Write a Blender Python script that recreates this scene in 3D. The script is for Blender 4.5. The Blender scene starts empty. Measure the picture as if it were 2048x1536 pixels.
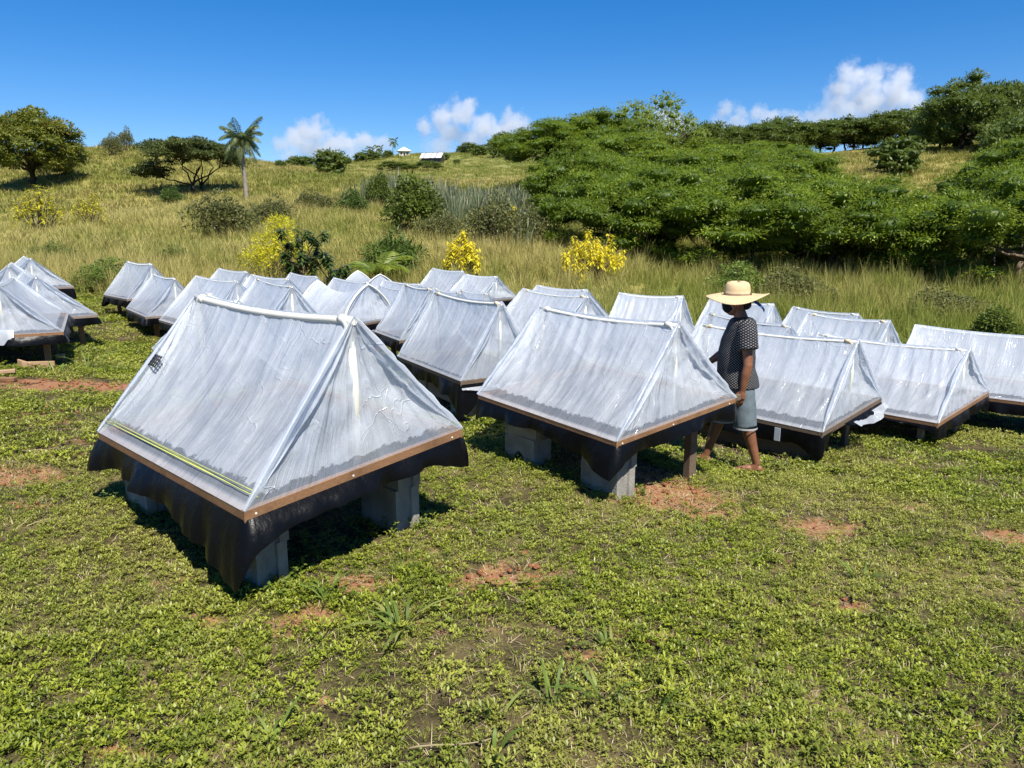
import bpy, bmesh, math, random
import numpy as np
from mathutils import Vector, Matrix

# ------------------------------------------------------------------ camera, light, exposure
sc = bpy.context.scene
R = math.radians
PITCH, CAM_Z, FPX = R(11.7), 2.05, 1538.0          # focal length in pixels of a 2048 px wide picture
cam_d = bpy.data.cameras.new('camera')
cam_d.sensor_width = 36.0
cam_d.lens = 36.0 * FPX / 2048.0
cam_d.clip_start, cam_d.clip_end = 0.05, 30000
cam = bpy.data.objects.new('camera', cam_d)
sc.collection.objects.link(cam)
cam.location = (0, 0, CAM_Z)
cam.rotation_euler = (R(90) - PITCH, 0, 0)
sc.camera = cam

SUN_AZ = math.atan2(0.40, -0.92)                   # clockwise from +Y: behind the camera, to its right
SUN_EL = R(56)
world = bpy.data.worlds.new('World')
sc.world = world
world.use_nodes = True
wn, wl = world.node_tree.nodes, world.node_tree.links
wn.clear()
sky = wn.new('ShaderNodeTexSky')
sky.sky_type = 'NISHITA'
sky.sun_disc = False
sky.sun_elevation = SUN_EL
sky.sun_rotation = SUN_AZ
sky.altitude = 1500.0
sky.air_density = 1.0
sky.dust_density = 0.0
sky.ozone_density = 6.0
hsv = wn.new('ShaderNodeHueSaturation')
hsv.inputs['Hue'].default_value = 0.509
hsv.inputs['Saturation'].default_value = 1.33
bg = wn.new('ShaderNodeBackground')
bg.inputs['Strength'].default_value = 0.092
wo = wn.new('ShaderNodeOutputWorld')
wl.new(sky.outputs[0], hsv.inputs['Color'])
gam = wn.new('ShaderNodeGamma')
gam.inputs['Gamma'].default_value = 0.9
wl.new(hsv.outputs[0], gam.inputs[0])
wl.new(gam.outputs[0], bg.inputs[0])
wl.new(bg.outputs[0], wo.inputs[0])
sun_d = bpy.data.lights.new('sun', 'SUN')
sun_d.energy = 4.8
sun_d.angle = R(0.53)
sun_d.color = (1.0, 0.95, 0.86)
sun = bpy.data.objects.new('sun', sun_d)
sc.collection.objects.link(sun)
sdir = Vector((math.sin(SUN_AZ) * math.cos(SUN_EL), math.cos(SUN_AZ) * math.cos(SUN_EL), math.sin(SUN_EL)))
sun.rotation_euler = sdir.to_track_quat('Z', 'Y').to_euler()
sun.location = (0, 0, 30)
vs = sc.view_settings
vs.view_transform, vs.look, vs.exposure, vs.gamma = 'Standard', 'None', 0.85, 1.0
vs.use_curve_mapping = False
sc.cycles.max_bounces = 10
sc.cycles.transparent_max_bounces = 16
sc.cycles.diffuse_bounces = 4
sc.cycles.glossy_bounces = 3
sc.cycles.transmission_bounces = 6
sc.cycles.caustics_reflective = False
sc.cycles.caustics_refractive = False
sc.cycles.sample_clamp_indirect = 6
sc.cycles.use_denoising = True

rng = np.random.default_rng(7)
COL = sc.collection

# ------------------------------------------------------------------ small helpers
def ray(px, py):
    a, b = (px - 1024) / FPX, (768 - py) / FPX
    v = np.array([a, math.cos(PITCH) + b * math.sin(PITCH), -math.sin(PITCH) + b * math.cos(PITCH)])
    return v / v[1]
def rp(px, py, dist):                               # the place in the world seen at (px, py), dist metres ahead
    v = ray(px, py) * dist
    return np.array([v[0], v[1], v[2] + CAM_Z])
def tag(o, label=None, cat=None, group=None, kind=None):
    if label: o['label'] = label
    if cat: o['category'] = cat
    if group: o['group'] = group
    if kind: o['kind'] = kind
    return o
def empty(name, loc, rz=0.0, label=None, cat=None, group=None):
    o = bpy.data.objects.new(name, None)
    o.empty_display_size = 0.2
    COL.objects.link(o)
    o.location = Vector([float(c) for c in loc])
    o.rotation_euler = (0, 0, rz)
    return tag(o, label, cat, group)
def link(name, me, parent=None, loc=None, rz=None):
    o = bpy.data.objects.new(name, me)
    COL.objects.link(o)
    if parent is not None: o.parent = parent
    if loc is not None: o.location = Vector([float(c) for c in loc])
    if rz is not None: o.rotation_euler = (0, 0, rz)
    return o
def copy_tree(o, parent=None):
    c = o.copy()
    COL.objects.link(c)
    c.parent = parent
    for ch in o.children: copy_tree(ch, c)
    return c

def np_mesh(name, V, faces, mat=None, smooth=False, attrs=None, uv=None, tris=False):
    """V (n,3); faces (m,k) array, k fixed."""
    V = np.asarray(V, dtype=np.float32); Fc = np.asarray(faces, dtype=np.int32)
    me = bpy.data.meshes.new(name)
    me.vertices.add(len(V)); me.vertices.foreach_set('co', V.ravel())
    if len(Fc):
        m, k = Fc.shape
        me.loops.add(m * k); me.loops.foreach_set('vertex_index', Fc.ravel())
        me.polygons.add(m)
        me.polygons.foreach_set('loop_start', np.arange(0, m * k, k, dtype=np.int32))
        me.polygons.foreach_set('loop_total', np.full(m, k, dtype=np.int32))
        if smooth: me.polygons.foreach_set('use_smooth', np.ones(m, dtype=bool))
    for an, av in (attrs or {}).items():
        av = np.asarray(av)
        if av.ndim == 2 and av.shape[1] == 3:
            a = me.attributes.new(an, 'FLOAT_VECTOR', 'POINT'); a.data.foreach_set('vector', av.astype(np.float32).ravel())
        elif av.dtype.kind in 'iu':
            a = me.attributes.new(an, 'INT', 'POINT'); a.data.foreach_set('value', av.astype(np.int32).ravel())
        else:
            a = me.attributes.new(an, 'FLOAT', 'POINT'); a.data.foreach_set('value', av.astype(np.float32).ravel())
    me.update(calc_edges=True)
    if mat: me.materials.append(mat)
    return me

class MB:
    """collects faces of any size into one mesh"""
    def __init__(s): s.v, s.f, s.sm, s.n = [], [], [], 0
    def add(s, V, Fs, smooth=False):
        V = [tuple(float(c) for c in p) for p in V]
        s.v += V; s.f += [tuple(i + s.n for i in f) for f in Fs]; s.sm += [smooth] * len(Fs); s.n += len(V)
    def box(s, c, d, rot=None, bev=0.0):
        """box with chamfered edges"""
        hx, hy, hz = d[0] / 2, d[1] / 2, d[2] / 2
        b = min(bev, hx * .4, hy * .4, hz * .4)
        M = rot if rot is not None else Matrix.Identity(3)
        bm = bmesh.new(); bmesh.ops.create_cube(bm, size=1)
        for v in bm.verts: v.co = Vector((v.co.x * 2 * hx, v.co.y * 2 * hy, v.co.z * 2 * hz))
        if b > 0: bmesh.ops.bevel(bm, geom=list(bm.edges), offset=b, segments=1, affect='EDGES')
        bm.verts.index_update()
        s.add([(M @ v.co) + Vector(c) for v in bm.verts], [[v.index for v in f.verts] for f in bm.faces]); bm.free()
    def tube(s, pts, rad, n=8, caps=True, smooth=True):
        pts = [Vector([float(c) for c in p]) for p in pts]
        rad = rad if hasattr(rad, '__len__') else [rad] * len(pts)
        rings = []; up = None
        for i, p in enumerate(pts):
            t = (pts[min(i + 1, len(pts) - 1)] - pts[max(i - 1, 0)]).normalized()
            if up is None: up = Vector((0, 0, 1)) if abs(t.z) < .9 else Vector((1, 0, 0))
            a = t.cross(up).normalized(); b = a.cross(t).normalized(); up = b
            rings += [p + (a * math.cos(2 * math.pi * k / n) + b * math.sin(2 * math.pi * k / n)) * rad[i] for k in range(n)]
        Fs = [(i * n + k, i * n + (k + 1) % n, (i + 1) * n + (k + 1) % n, (i + 1) * n + k) for i in range(len(pts) - 1) for k in range(n)]
        s.add(rings, Fs, smooth)
        if caps:
            base = s.n - len(rings)
            s.f += [tuple(base + k for k in range(n))[::-1], tuple(base + (len(pts) - 1) * n + k for k in range(n))]; s.sm += [False, False]
    def mesh(s, name, mat=None):
        me = bpy.data.meshes.new(name)
        me.from_pydata(s.v, [], s.f)
        me.polygons.foreach_set('use_smooth', np.array(s.sm, dtype=bool))
        if mat: me.materials.append(mat)
        me.update(); return me
    def build(s, name, mat, parent=None, loc=None, rz=None): return link(name, s.mesh(name, mat), parent, loc, rz)

def vnoise(x, seed=0):
    """1-D smooth value noise"""
    x = np.asarray(x, dtype=float); i = np.floor(x).astype(int); f = x - i; f = f * f * (3 - 2 * f)
    h = lambda k: np.modf(np.abs(np.sin(k * 127.1 + seed * 311.7) * 43758.5453))[0]
    return h(i) * (1 - f) + h(i + 1) * f
def vnoise2(x, y, seed=0):
    x, y = np.broadcast_arrays(np.asarray(x, float), np.asarray(y, float))
    i, j = np.floor(x).astype(int), np.floor(y).astype(int); f, g = x - i, y - j
    f = f * f * (3 - 2 * f); g = g * g * (3 - 2 * g)
    h = lambda a, b: np.modf(np.abs(np.sin(a * 127.1 + b * 269.5 + seed * 74.7) * 43758.5453))[0]
    return (h(i, j) * (1 - f) + h(i + 1, j) * f) * (1 - g) + (h(i, j + 1) * (1 - f) + h(i + 1, j + 1) * f) * g
def fbm2(x, y, seed=0, o=3):
    return sum(vnoise2(x * 2 ** k, y * 2 ** k, seed + k) / 2 ** k for k in range(o)) / sum(1 / 2 ** k for k in range(o))

# ------------------------------------------------------------------ materials
class NT:
    def __init__(s, name):
        s.m = bpy.data.materials.new(name); s.m.use_nodes = True
        s.t = s.m.node_tree; s.t.nodes.clear(); s.out = s.t.nodes.new('ShaderNodeOutputMaterial')
    def n(s, typ, ins=None, **kw):
        nd = s.t.nodes.new(typ)
        for k, v in kw.items(): setattr(nd, k, v)
        for k, v in (ins or {}).items():
            sk = nd.inputs[k]
            if isinstance(v, bpy.types.NodeSocket): s.t.links.new(v, sk)
            elif isinstance(v, bpy.types.Node): s.t.links.new(v.outputs[0], sk)
            else: sk.default_value = v
        return nd
    def surf(s, nd): s.t.links.new(nd.outputs[0], s.out.inputs['Surface']); return s.m
    def mix(s, f, a, b, blend='MIX'):
        nd = s.t.nodes.new('ShaderNodeMix'); nd.data_type = 'RGBA'; nd.blend_type = blend
        for i, v in ((0, f), (6, a), (7, b)):
            sk = nd.inputs[i]
            if isinstance(v, bpy.types.NodeSocket): s.t.links.new(v, sk)
            elif isinstance(v, (tuple, list)): sk.default_value = (*v, 1) if len(v) == 3 else v
            else: sk.default_value = v
        return nd.outputs[2]
    def math(s, op, a, b=None, clamp=False):
        nd = s.t.nodes.new('ShaderNodeMath'); nd.operation = op; nd.use_clamp = clamp
        for i, v in ((0, a), (1, b)):
            if v is None: continue
            if isinstance(v, bpy.types.NodeSocket): s.t.links.new(v, nd.inputs[i])
            else: nd.inputs[i].default_value = v
        return nd.outputs[0]
    def rng(s, v, a, b, c=0.0, d=1.0):
        nd = s.t.nodes.new('ShaderNodeMapRange'); nd.clamp = True
        s.t.links.new(v, nd.inputs[0])
        for i, x in enumerate((a, b, c, d)): nd.inputs[i + 1].default_value = x
        return nd.outputs[0]
    def coord(s, kind='Object'): return s.n('ShaderNodeTexCoord').outputs[kind]
    def pos(s): return s.n('ShaderNodeNewGeometry').outputs['Position']
    def map(s, v, scale=(1, 1, 1), rot=(0, 0, 0)):
        return s.n('ShaderNodeMapping', {'Vector': v, 'Scale': scale, 'Rotation': rot}).outputs[0]
    def noise(s, v, scale, detail=3, rough=.55, dist=0.0):
        return s.n('ShaderNodeTexNoise', {'Vector': v, 'Scale': scale, 'Detail': detail, 'Roughness': rough, 'Distortion': dist}).outputs[0]
    def attr(s, name, typ='GEOMETRY', out='Fac'):
        nd = s.n('ShaderNodeAttribute', attribute_name=name, attribute_type=typ); return nd.outputs[out]
    def bump(s, h, strength=.3, dist=.01):
        return s.n('ShaderNodeBump', {'Height': h, 'Strength': strength, 'Distance': dist}).outputs[0]
    def bsdf(s, col, rough=.6, spec=.5, normal=None, **kw):
        ins = {'Roughness': rough, 'Specular IOR Level': spec}
        ins['Base Color'] = (*col, 1) if isinstance(col, tuple) else col
        if normal is not None: ins['Normal'] = normal
        ins.update(kw)
        return s.n('ShaderNodeBsdfPrincipled', ins)

def leaf_mat(name, c1, c2, c3=None, trans=.35, rough=.5, spec=.35, patch=0.0):
    t = NT(name); r = t.attr('rnd')
    col = t.mix(t.rng(r, 0, 1), c1, c2)
    if c3: col = t.mix(t.rng(r, .82, .98), col, c3)
    if patch > 0: col = t.mix(t.math('MULTIPLY', t.rng(t.noise(t.pos(), .35, 2), .4, .65), patch), col, tuple(c * .62 for c in c1))
    b = t.bsdf(col, rough, spec)
    tr = t.n('ShaderNodeBsdfTranslucent', {'Color': t.mix(.5, col, tuple(min(1, c * 1.5) for c in c2))})
    return t.surf(t.n('ShaderNodeMixShader', {0: trans, 1: b.outputs[0], 2: tr.outputs[0]}))
def plain(name, col, rough=.6, spec=.4, var=.25, scale=8, bump=0.0, metal=0.0):
    t = NT(name); v = t.coord(); n1 = t.noise(v, scale, 5, .6)
    c = t.mix(t.rng(n1, .3, .7), tuple(x * (1 - var) for x in col), tuple(min(1, x * (1 + var)) for x in col))
    nm = t.bump(t.noise(v, scale * 6, 4), bump, .01) if bump else None
    return t.surf(t.bsdf(c, rough, spec, nm, Metallic=metal))

def m_ground():
    t = NT('ground_soil_and_turf'); p = t.pos()
    soil, lawn, far = t.attr('soil'), t.attr('lawn'), t.attr('far')
    n1, n2, n3 = t.noise(p, 1.1, 5), t.noise(p, 9, 6, .65), t.noise(p, 60, 4)
    turf = t.mix(t.rng(t.math('ADD', t.math('MULTIPLY', n2, .5), t.math('MULTIPLY', t.noise(t.map(p, (1, 2.6, 1), (0, 0, .6)), 75, 4, .7), .5)), .40, .60), (.02, .018, .008), (.105, .08, .04))  # ground colour darkened so the gaps between plants read as shadow
    turf = t.mix(t.math('MULTIPLY', t.rng(n1, .5, .68), .7), turf, (.21, .16, .075))
    red = t.mix(t.rng(n3, .3, .7), (.19, .088, .042), (.34, .175, .092))
    red = t.mix(t.rng(n2, .55, .72), red, (.26, .18, .11))
    sm = t.rng(t.math('ADD', soil, t.math('ADD', t.math('MULTIPLY', t.math('SUBTRACT', n2, .5), 1.6), t.math('MULTIPLY', t.math('SUBTRACT', t.noise(p, 3.5, 4), .5), 1.2))), .36, .58)
    near = t.mix(sm, turf, red)
    g1, g2 = t.noise(p, .07, 4), t.noise(p, .6, 5, .65)
    hill = t.mix(t.rng(g1, .38, .62), (.26, .215, .07), (.15, .165, .04))
    hill = t.mix(t.rng(g2, .45, .75), hill, (.33, .26, .09))
    meadow = t.mix(t.rng(t.noise(p, .02, 5, .6), .35, .62), (.16, .19, .05), (.26, .22, .08))
    meadow = t.mix(t.rng(t.noise(p, .09, 6, .7), .50, .68), meadow, (.07, .10, .025))
    col = t.mix(t.rng(lawn, .3, .7), t.mix(far, hill, meadow), near)
    return t.surf(t.bsdf(col, .95, .1, t.bump(n3, .6, .02)))

def m_lawn():
    t = NT('lawn_leaf'); p = t.pos(); r = t.attr('rnd'); rr = t.n('ShaderNodeObjectInfo').outputs['Random']
    n1, n2 = t.noise(p, .55, 3), t.noise(p, 2.6, 3)
    a = t.mix(t.rng(t.math('ADD', t.math('MULTIPLY', r, .5), t.math('MULTIPLY', rr, .5)), .15, .85), (.07, .105, .009), (.385, .43, .045))
    a = t.mix(t.math('MULTIPLY', t.rng(n1, .42, .66), .55), a, (.38, .35, .10))
    a = t.mix(t.math('MULTIPLY', t.rng(n2, .5, .7), .5), a, (.13, .18, .02))
    a = t.mix(t.rng(r, .95, .97), a, (.50, .40, .24))
    b = t.bsdf(a, .45, .35)
    tr = t.n('ShaderNodeBsdfTranslucent', {'Color': a})
    return t.surf(t.n('ShaderNodeMixShader', {0: .3, 1: b.outputs[0], 2: tr.outputs[0]}))

def m_tall():
    t = NT('tall_grass_blade'); p = t.pos(); r = t.attr('rnd'); h = t.attr('hgt'); rr = t.n('ShaderNodeObjectInfo').outputs['Random']
    n1, n2 = t.noise(p, .055, 3), t.noise(p, .32, 3)
    green = t.mix(r, (.15, .19, .028), (.28, .31, .055))
    tan = t.mix(r, (.40, .33, .10), (.57, .48, .19))
    bias = t.math('ADD', t.math('MULTIPLY', t.math('SUBTRACT', n1, .5), 1.5), t.math('MULTIPLY', t.math('SUBTRACT', n2, .5), 1.0))
    bias = t.math('ADD', bias, t.math('MULTIPLY', t.math('SUBTRACT', rr, .5), .45))
    bias = t.math('SUBTRACT', bias, t.attr('lush', 'INSTANCER'))
    f = t.rng(t.math('ADD', h, bias), .10, .92)
    col = t.mix(f, green, tan)
    b = t.bsdf(col, .6, .25)
    tr = t.n('ShaderNodeBsdfTranslucent', {'Color': col})
    return t.surf(t.n('ShaderNodeMixShader', {0: .3, 1: b.outputs[0], 2: tr.outputs[0]}))

def m_sheet(name, haze=.5, droplets=1.0, strip=.1):
    """polythene film: milky with condensation, clear where the water has run off"""
    t = NT(name); o = t.coord('Object'); hv = t.attr('vv'); fold = t.attr('fold')
    n_big = t.noise(o, 1.7, 4, .6); suv = t.attr('suv', 'GEOMETRY', 'Vector'); n_run = t.noise(t.map(suv, (13, 1.5, 7)), 1.0, 5, .62, .35); n_fine = t.noise(o, 130, 3, .7); n_mid = t.noise(o, 22, 5, .7)
    wob = t.n('ShaderNodeVectorMath', {0: o, 1: t.n('ShaderNodeVectorMath', {0: t.n('ShaderNodeTexNoise', {'Vector': o, 'Scale': 3.0, 'Detail': 3.0}).outputs[1], 'Scale': .22}, operation='SCALE').outputs[0]}, operation='ADD').outputs[0]
    cre = None
    for sc_, sx, wdt in ((2.6, (1, 1, .5), .007), (6.0, (1, 1, .4), .008)):
        v_ = t.n('ShaderNodeTexVoronoi', {'Vector': t.map(wob, sx), 'Scale': sc_}, feature='DISTANCE_TO_EDGE').outputs['Distance']
        c_ = t.math('MULTIPLY', t.rng(v_, 0.0, wdt * sc_ * .45, 1.0, 0.0), t.rng(t.noise(o, 2.6, 2), .44, .6)); cre = c_ if cre is None else t.math('MAXIMUM', cre, c_)
    a = t.math('ADD', haze, t.math('MULTIPLY', t.math('SUBTRACT', n_run, .5), .28))
    a = t.math('ADD', a, t.math('MULTIPLY', t.math('SUBTRACT', n_mid, .5), .22 * droplets))
    a = t.math('ADD', a, t.math('MULTIPLY', t.math('SUBTRACT', n_fine, .5), .30 * droplets))
    a = t.math('ADD', a, t.math('MULTIPLY', t.math('SUBTRACT', n_big, .5), .34))
    a = t.math('ADD', a, t.math('MULTIPLY', fold, .34))
    a = t.math('ADD', a, t.math('MULTIPLY', cre, .13))
    edge = t.math('ADD', hv, t.math('MULTIPLY', t.math('SUBTRACT', t.noise(o, 12, 5, .7), .5), .13))
    clear = t.rng(edge, strip, strip + .012)
    low = t.rng(hv, .028, .045, 1.0, 0.0)
    a = t.math('MULTIPLY', a, t.math('ADD', t.math('MULTIPLY', clear, .55), .45))
    a = t.math('ADD', a, t.math('MULTIPLY', low, .28))
    spots = t.rng(t.n('ShaderNodeTexVoronoi', {'Vector': o, 'Scale': 21.0, 'Randomness': 1.0}).outputs['Distance'], .05, .075)
    spotf = t.math('MULTIPLY', t.math('SUBTRACT', 1.0, spots), t.rng(t.noise(o, 3.1, 2), .55, .6))
    a = t.math('MINIMUM', t.math('MAXIMUM', a, .10), .92)
    nm = t.bump(t.math('ADD', t.math('ADD', t.math('MULTIPLY', n_run, 1.0), t.math('MULTIPLY', n_mid, .10)), t.math('MULTIPLY', cre, .2)), .6, .03)
    col = t.mix(spotf, t.mix(t.rng(n_big, .35, .65), (.66, .71, .785), (.77, .80, .83)), (.12, .11, .10))
    dif = t.bsdf(col, .30, .5, nm)
    tr = t.n('ShaderNodeBsdfTranslucent', {'Color': (.72, .78, .86, 1), 'Normal': nm})
    film = t.n('ShaderNodeMixShader', {0: .42, 1: dif.outputs[0], 2: tr.outputs[0]})
    gl = t.n('ShaderNodeBsdfGlossy', {'Color': (1, 1, 1, 1), 'Roughness': .14, 'Normal': nm})
    clearf = t.n('ShaderNodeMixShader', {0: .08, 1: t.n('ShaderNodeBsdfTransparent', {'Color': (.96, .97, .98, 1)}).outputs[0], 2: gl.outputs[0]})
    return t.surf(t.n('ShaderNodeMixShader', {0: a, 1: clearf.outputs[0], 2: film.outputs[0]}))

def m_wood(name, c1, c2, rough=.6, wear=.3):
    t = NT(name); o = t.coord('Object')
    g = t.noise(t.map(o, (3, 3, 3)), 1.0, 2); grain = t.n('ShaderNodeTexNoise', {'Vector': t.map(t.coord('UV'), (1, 1, 1)), 'Scale': 1.0, 'Detail': 2.0})
    fine = t.noise(t.map(o, (40, 40, 160)), 1.0, 4, .6, .4)
    col = t.mix(t.rng(fine, .3, .7), c1, c2)
    col = t.mix(t.math('MULTIPLY', t.rng(t.noise(o, 6, 4), .5, .7), wear), col, tuple(c * .45 for c in c1))
    return t.surf(t.bsdf(col, rough, .35, t.bump(fine, .3, .004)))

def m_black():
    t = NT('black_plastic_film'); o = t.coord('Object')
    n = t.noise(o, 9, 4, .6); dust = t.rng(t.noise(o, 30, 5, .7), .58, .8)
    col = t.mix(t.math('MULTIPLY', dust, .15), (.0028, .0032, .0042), (.02, .02, .02))
    return t.surf(t.bsdf(col, t.rng(n, .3, .7, .30, .44), .13, t.bump(n, .5, .02)))

def m_concrete():
    t = NT('concrete'); o = t.coord('Object')
    n1, n2, n3 = t.noise(o, 8, 5), t.noise(o, 90, 4, .7), t.noise(o, 2.5, 3)
    col = t.mix(t.rng(n1, .3, .7), (.21, .195, .17), (.36, .34, .30))
    col = t.mix(t.math('MULTIPLY', t.rng(n3, .5, .7), .6), col, (.2, .135, .09))
    col = t.mix(t.rng(n2, .6, .75), col, (.13, .12, .11))
    return t.surf(t.bsdf(col, .92, .2, t.bump(n2, .8, .012)))

M = {}
M['ground'] = m_ground()
M['lawn'] = m_lawn()
M['tall'] = m_tall()
M['sheet'] = m_sheet('polythene_sheet', .67, 1.0, .11)
M['sheet_dry'] = m_sheet('polythene_sheet_dry', .58, .5, .05)
M['sheet_milky'] = m_sheet('polythene_sheet_milky', .72, .8, .09)
M['wood'] = m_wood('brown_timber', (.17, .085, .04), (.28, .155, .078), .6, .5)
M['wood_dark'] = m_wood('dark_timber', (.085, .06, .042), (.17, .12, .08), .7)
M['wood_pale'] = m_wood('pale_timber', (.30, .19, .10), (.42, .28, .16), .7, .2)
M['wood_grey'] = m_wood('weathered_timber', (.16, .12, .095), (.27, .21, .17), .75)
M['black'] = m_black()
M['concrete'] = m_concrete()
M['pvc'] = plain('white_pvc', (.70, .68, .60), .4, .45, .08, 5)
M['pvc_old'] = plain('yellowed_pvc', (.72, .58, .36), .4, .5, .18, 9)
M['rope'] = plain('pale_rope', (.62, .58, .48), .9, .1, .2, 60)
M['string'] = plain('yellow_green_string', (.42, .46, .14), .7, .2, .15, 60)
M['mesh_patch'] = plain('dark_mesh', (.03, .03, .035), .8, .2, .3, 60)
M['bark'] = plain('bark', (.15, .115, .08), .95, .1, .4, 9, .6)
M['bark_dark'] = plain('dark_bark', (.055, .042, .032), .95, .1, .4, 7, .6)
M['bark_palm'] = plain('palm_bark', (.25, .215, .175), .95, .1, .3, 5, .6)
M['l_rain'] = leaf_mat('rain_tree_leaf', (.045, .085, .006), (.245, .325, .026), (.40, .46, .06), .38, patch=.35)
M['l_rain_dark'] = leaf_mat('dark_tree_leaf', (.055, .088, .012), (.15, .195, .03), None, .34, patch=.3)
M['l_pale'] = leaf_mat('pale_tree_leaf', (.12, .17, .025), (.26, .32, .05), (.34, .35, .07), .4)
M['l_mango'] = leaf_mat('broad_tree_leaf', (.085, .105, .013), (.22, .235, .03), (.26, .14, .05), .32)
M['l_acacia'] = leaf_mat('acacia_leaf', (.05, .07, .018), (.12, .145, .036), None, .32)
M['l_olive'] = leaf_mat('olive_bush_leaf', (.08, .09, .026), (.17, .175, .055), (.26, .21, .08), .3)
M['l_green'] = leaf_mat('green_bush_leaf', (.045, .085, .015), (.13, .19, .04), (.20, .24, .07), .35)
M['l_fern'] = leaf_mat('fern_leaf', (.06, .10, .015), (.12, .18, .03), None, .4)
M['l_croton'] = leaf_mat('yellow_croton_leaf', (.54, .44, .016), (.80, .68, .05), (.30, .32, .03), .38)
M['l_croton_g'] = leaf_mat('yellow_green_croton_leaf', (.26, .27, .02), (.60, .54, .04), (.14, .18, .03), .38)
M['l_cassia'] = leaf_mat('lime_bush_leaf', (.36, .36, .015), (.66, .60, .03), None, .42)
M['l_sap'] = leaf_mat('mango_sapling_leaf', (.032, .062, .014), (.075, .125, .03), (.16, .19, .06), .25, .35, .6)
M['l_palm'] = leaf_mat('palm_leaf', (.07, .105, .03), (.16, .20, .06), (.28, .25, .09), .35, .4, .5)
M['l_palm_y'] = leaf_mat('young_palm_leaf', (.11, .17, .02), (.27, .32, .045), None, .45, .4, .5)
M['l_cane'] = leaf_mat('cane_leaf', (.12, .155, .075), (.24, .27, .15), (.34, .30, .17), .35)
M['l_weed'] = leaf_mat('weed_leaf', (.085, .14, .02), (.20, .27, .05), (.30, .31, .09), .4)
M['l_straw'] = leaf_mat('dry_straw', (.30, .24, .13), (.48, .40, .25), None, .2)
# ------------------------------------------------------------------ terrain
# drying tents: x, y, yaw, height of the frame top, length, width, ridge height, tilt along, tilt across
ctrl = []                                            # (x, y, z)
TENTS={
 'T1':(-1.62,5.03,45.8, 0.69, 2.15,1.51,0.85, 0.008,0.100, 0.08),
 'T2':(0.76,6.35,38.2, 0.63, 1.69,1.37,0.70, 0.031,0.092, 0.06),
 'T4':(2.75,8.00,43.2, 0.24, 1.79,1.31,0.72, 0.015,0.097, -0.26),
 'T5':(4.33,8.75,41.8, 0.12, 1.73,1.48,0.63, -0.000,0.075, -0.29),
 'T3':(-0.52,8.71,31.5, 0.49, 1.62,1.01,0.77, 0.015,0.008, -0.00),
 'T6':(6.02,9.50,47.0, 0.05, 1.89,1.54,0.70, -0.011,-0.007, -0.42),
 'T10':(3.20,10.43,25.5, -0.02, 1.61,1.55,0.82, 0.015,0.000, -0.52),
 'T7':(4.86,11.10,37.3, -0.04, 1.28,1.55,0.79, -0.006,0.000, -0.54),
 'F4':(-7.45,11.39,27.4, 0.60, 2.09,1.42,0.65, 0.031,0.001, 0.10),
 'F3':(-8.31,13.36,37.0, 0.55, 1.78,1.67,0.67, 0.022,0.009, 0.03),
 'L9':(-3.81,10.13,35.6, 0.43, 1.48,1.54,0.69, 0.034,0.060, 0.02),
 'L5':(-3.99,12.93,32.1, 0.23, 2.18,1.55,0.89, 0.025,0.000, -0.28),
 'L3':(-5.62,14.69,43.1, 0.23, 1.97,1.55,0.83, 0.010,0.000, -0.27),
 'L2':(-7.27,16.17,36.9, 0.28, 1.84,1.22,0.73, 0.004,-0.000, -0.22),
 'T16':(-1.56,12.75,28.7, 0.27, 1.18,1.12,0.80, -0.000,0.004, -0.22),
 'T12':(0.58,10.69,37.5, 0.50, 1.41,1.42,0.64, 0.001,0.000, -0.00),
 'D1':(-3.39,15.42,50.9, 0.12, 1.61,1.24,0.73, -0.083,0.048, -0.44),
 'T8':(5.39,13.24,31.0, -0.27, 1.35,1.55,0.88, 0.002,0.000, -0.77),
 'T11':(2.44,13.57,57.8, 0.12, 1.23,1.41,0.73, 0.030,0.005, -0.38),
 'T9':(4.31,14.49,42.8, -0.22, 1.39,1.55,0.86, -0.024,0.000, -0.71),
 'T17':(-1.31,15.52,31.0, 0.00, 1.20,1.55,0.77, -0.024,0.000, -0.50),
 'T18':(-0.87,17.52,33.2, -0.32, 1.24,1.55,0.89, -0.030,0.000, -0.82),
 'T20':(-2.65,17.03,30.2, -0.14, 1.61,1.55,0.85, -0.013,0.000, -0.64),
 'T13':(0.91,14.23,39.8, 0.20, 1.39,1.55,0.72, -0.018,0.000, -0.30),
 'L6':(-5.28,16.85,41.6, 0.12, 1.88,1.55,0.83, -0.002,0.000, -0.38),
 'L8':(-3.90,18.68,36.2, -0.18, 2.01,1.55,0.93, -0.002,0.000, -0.68),
 'L4':(-6.66,18.48,39.9, 0.19, 1.84,1.55,0.81, 0.001,0.000, -0.31),
 'L7':(-5.46,20.26,35.1, -0.13, 1.97,1.55,0.91, -0.003,0.000, -0.62),
 'T19':(-2.89,20.20,36.9, -0.38, 1.98,1.55,0.97, -0.012,0.000, -0.88),
 'D2':(-4.08,22.05,29.2, -0.32, 1.96,1.55,0.95, -0.060,0.000, -0.82),
 'L1':(-8.53,17.78,44.1, 0.46, 1.58,1.17,0.75, -0.003,0.002, -0.04),
 'F2':(-10.63,16.46,30.4, 0.61, 1.51,1.45,0.63, 0.030,0.000, 0.12),
 'F1':(-11.36,18.24,36.7, 0.64, 1.55,1.59,0.67, 0.013,0.004, 0.13),
 'T14':(-1.81,21.75,34.6, -0.02, 1.77,1.55,0.84, -0.004,0.000, -0.52),
 'T15':(-0.78,19.46,44.4, 0.24, 1.23,1.39,0.57, 0.014,0.003, -0.25),
}
for k_, t_ in TENTS.items(): ctrl.append((t_[0], t_[1], t_[9]))
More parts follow.
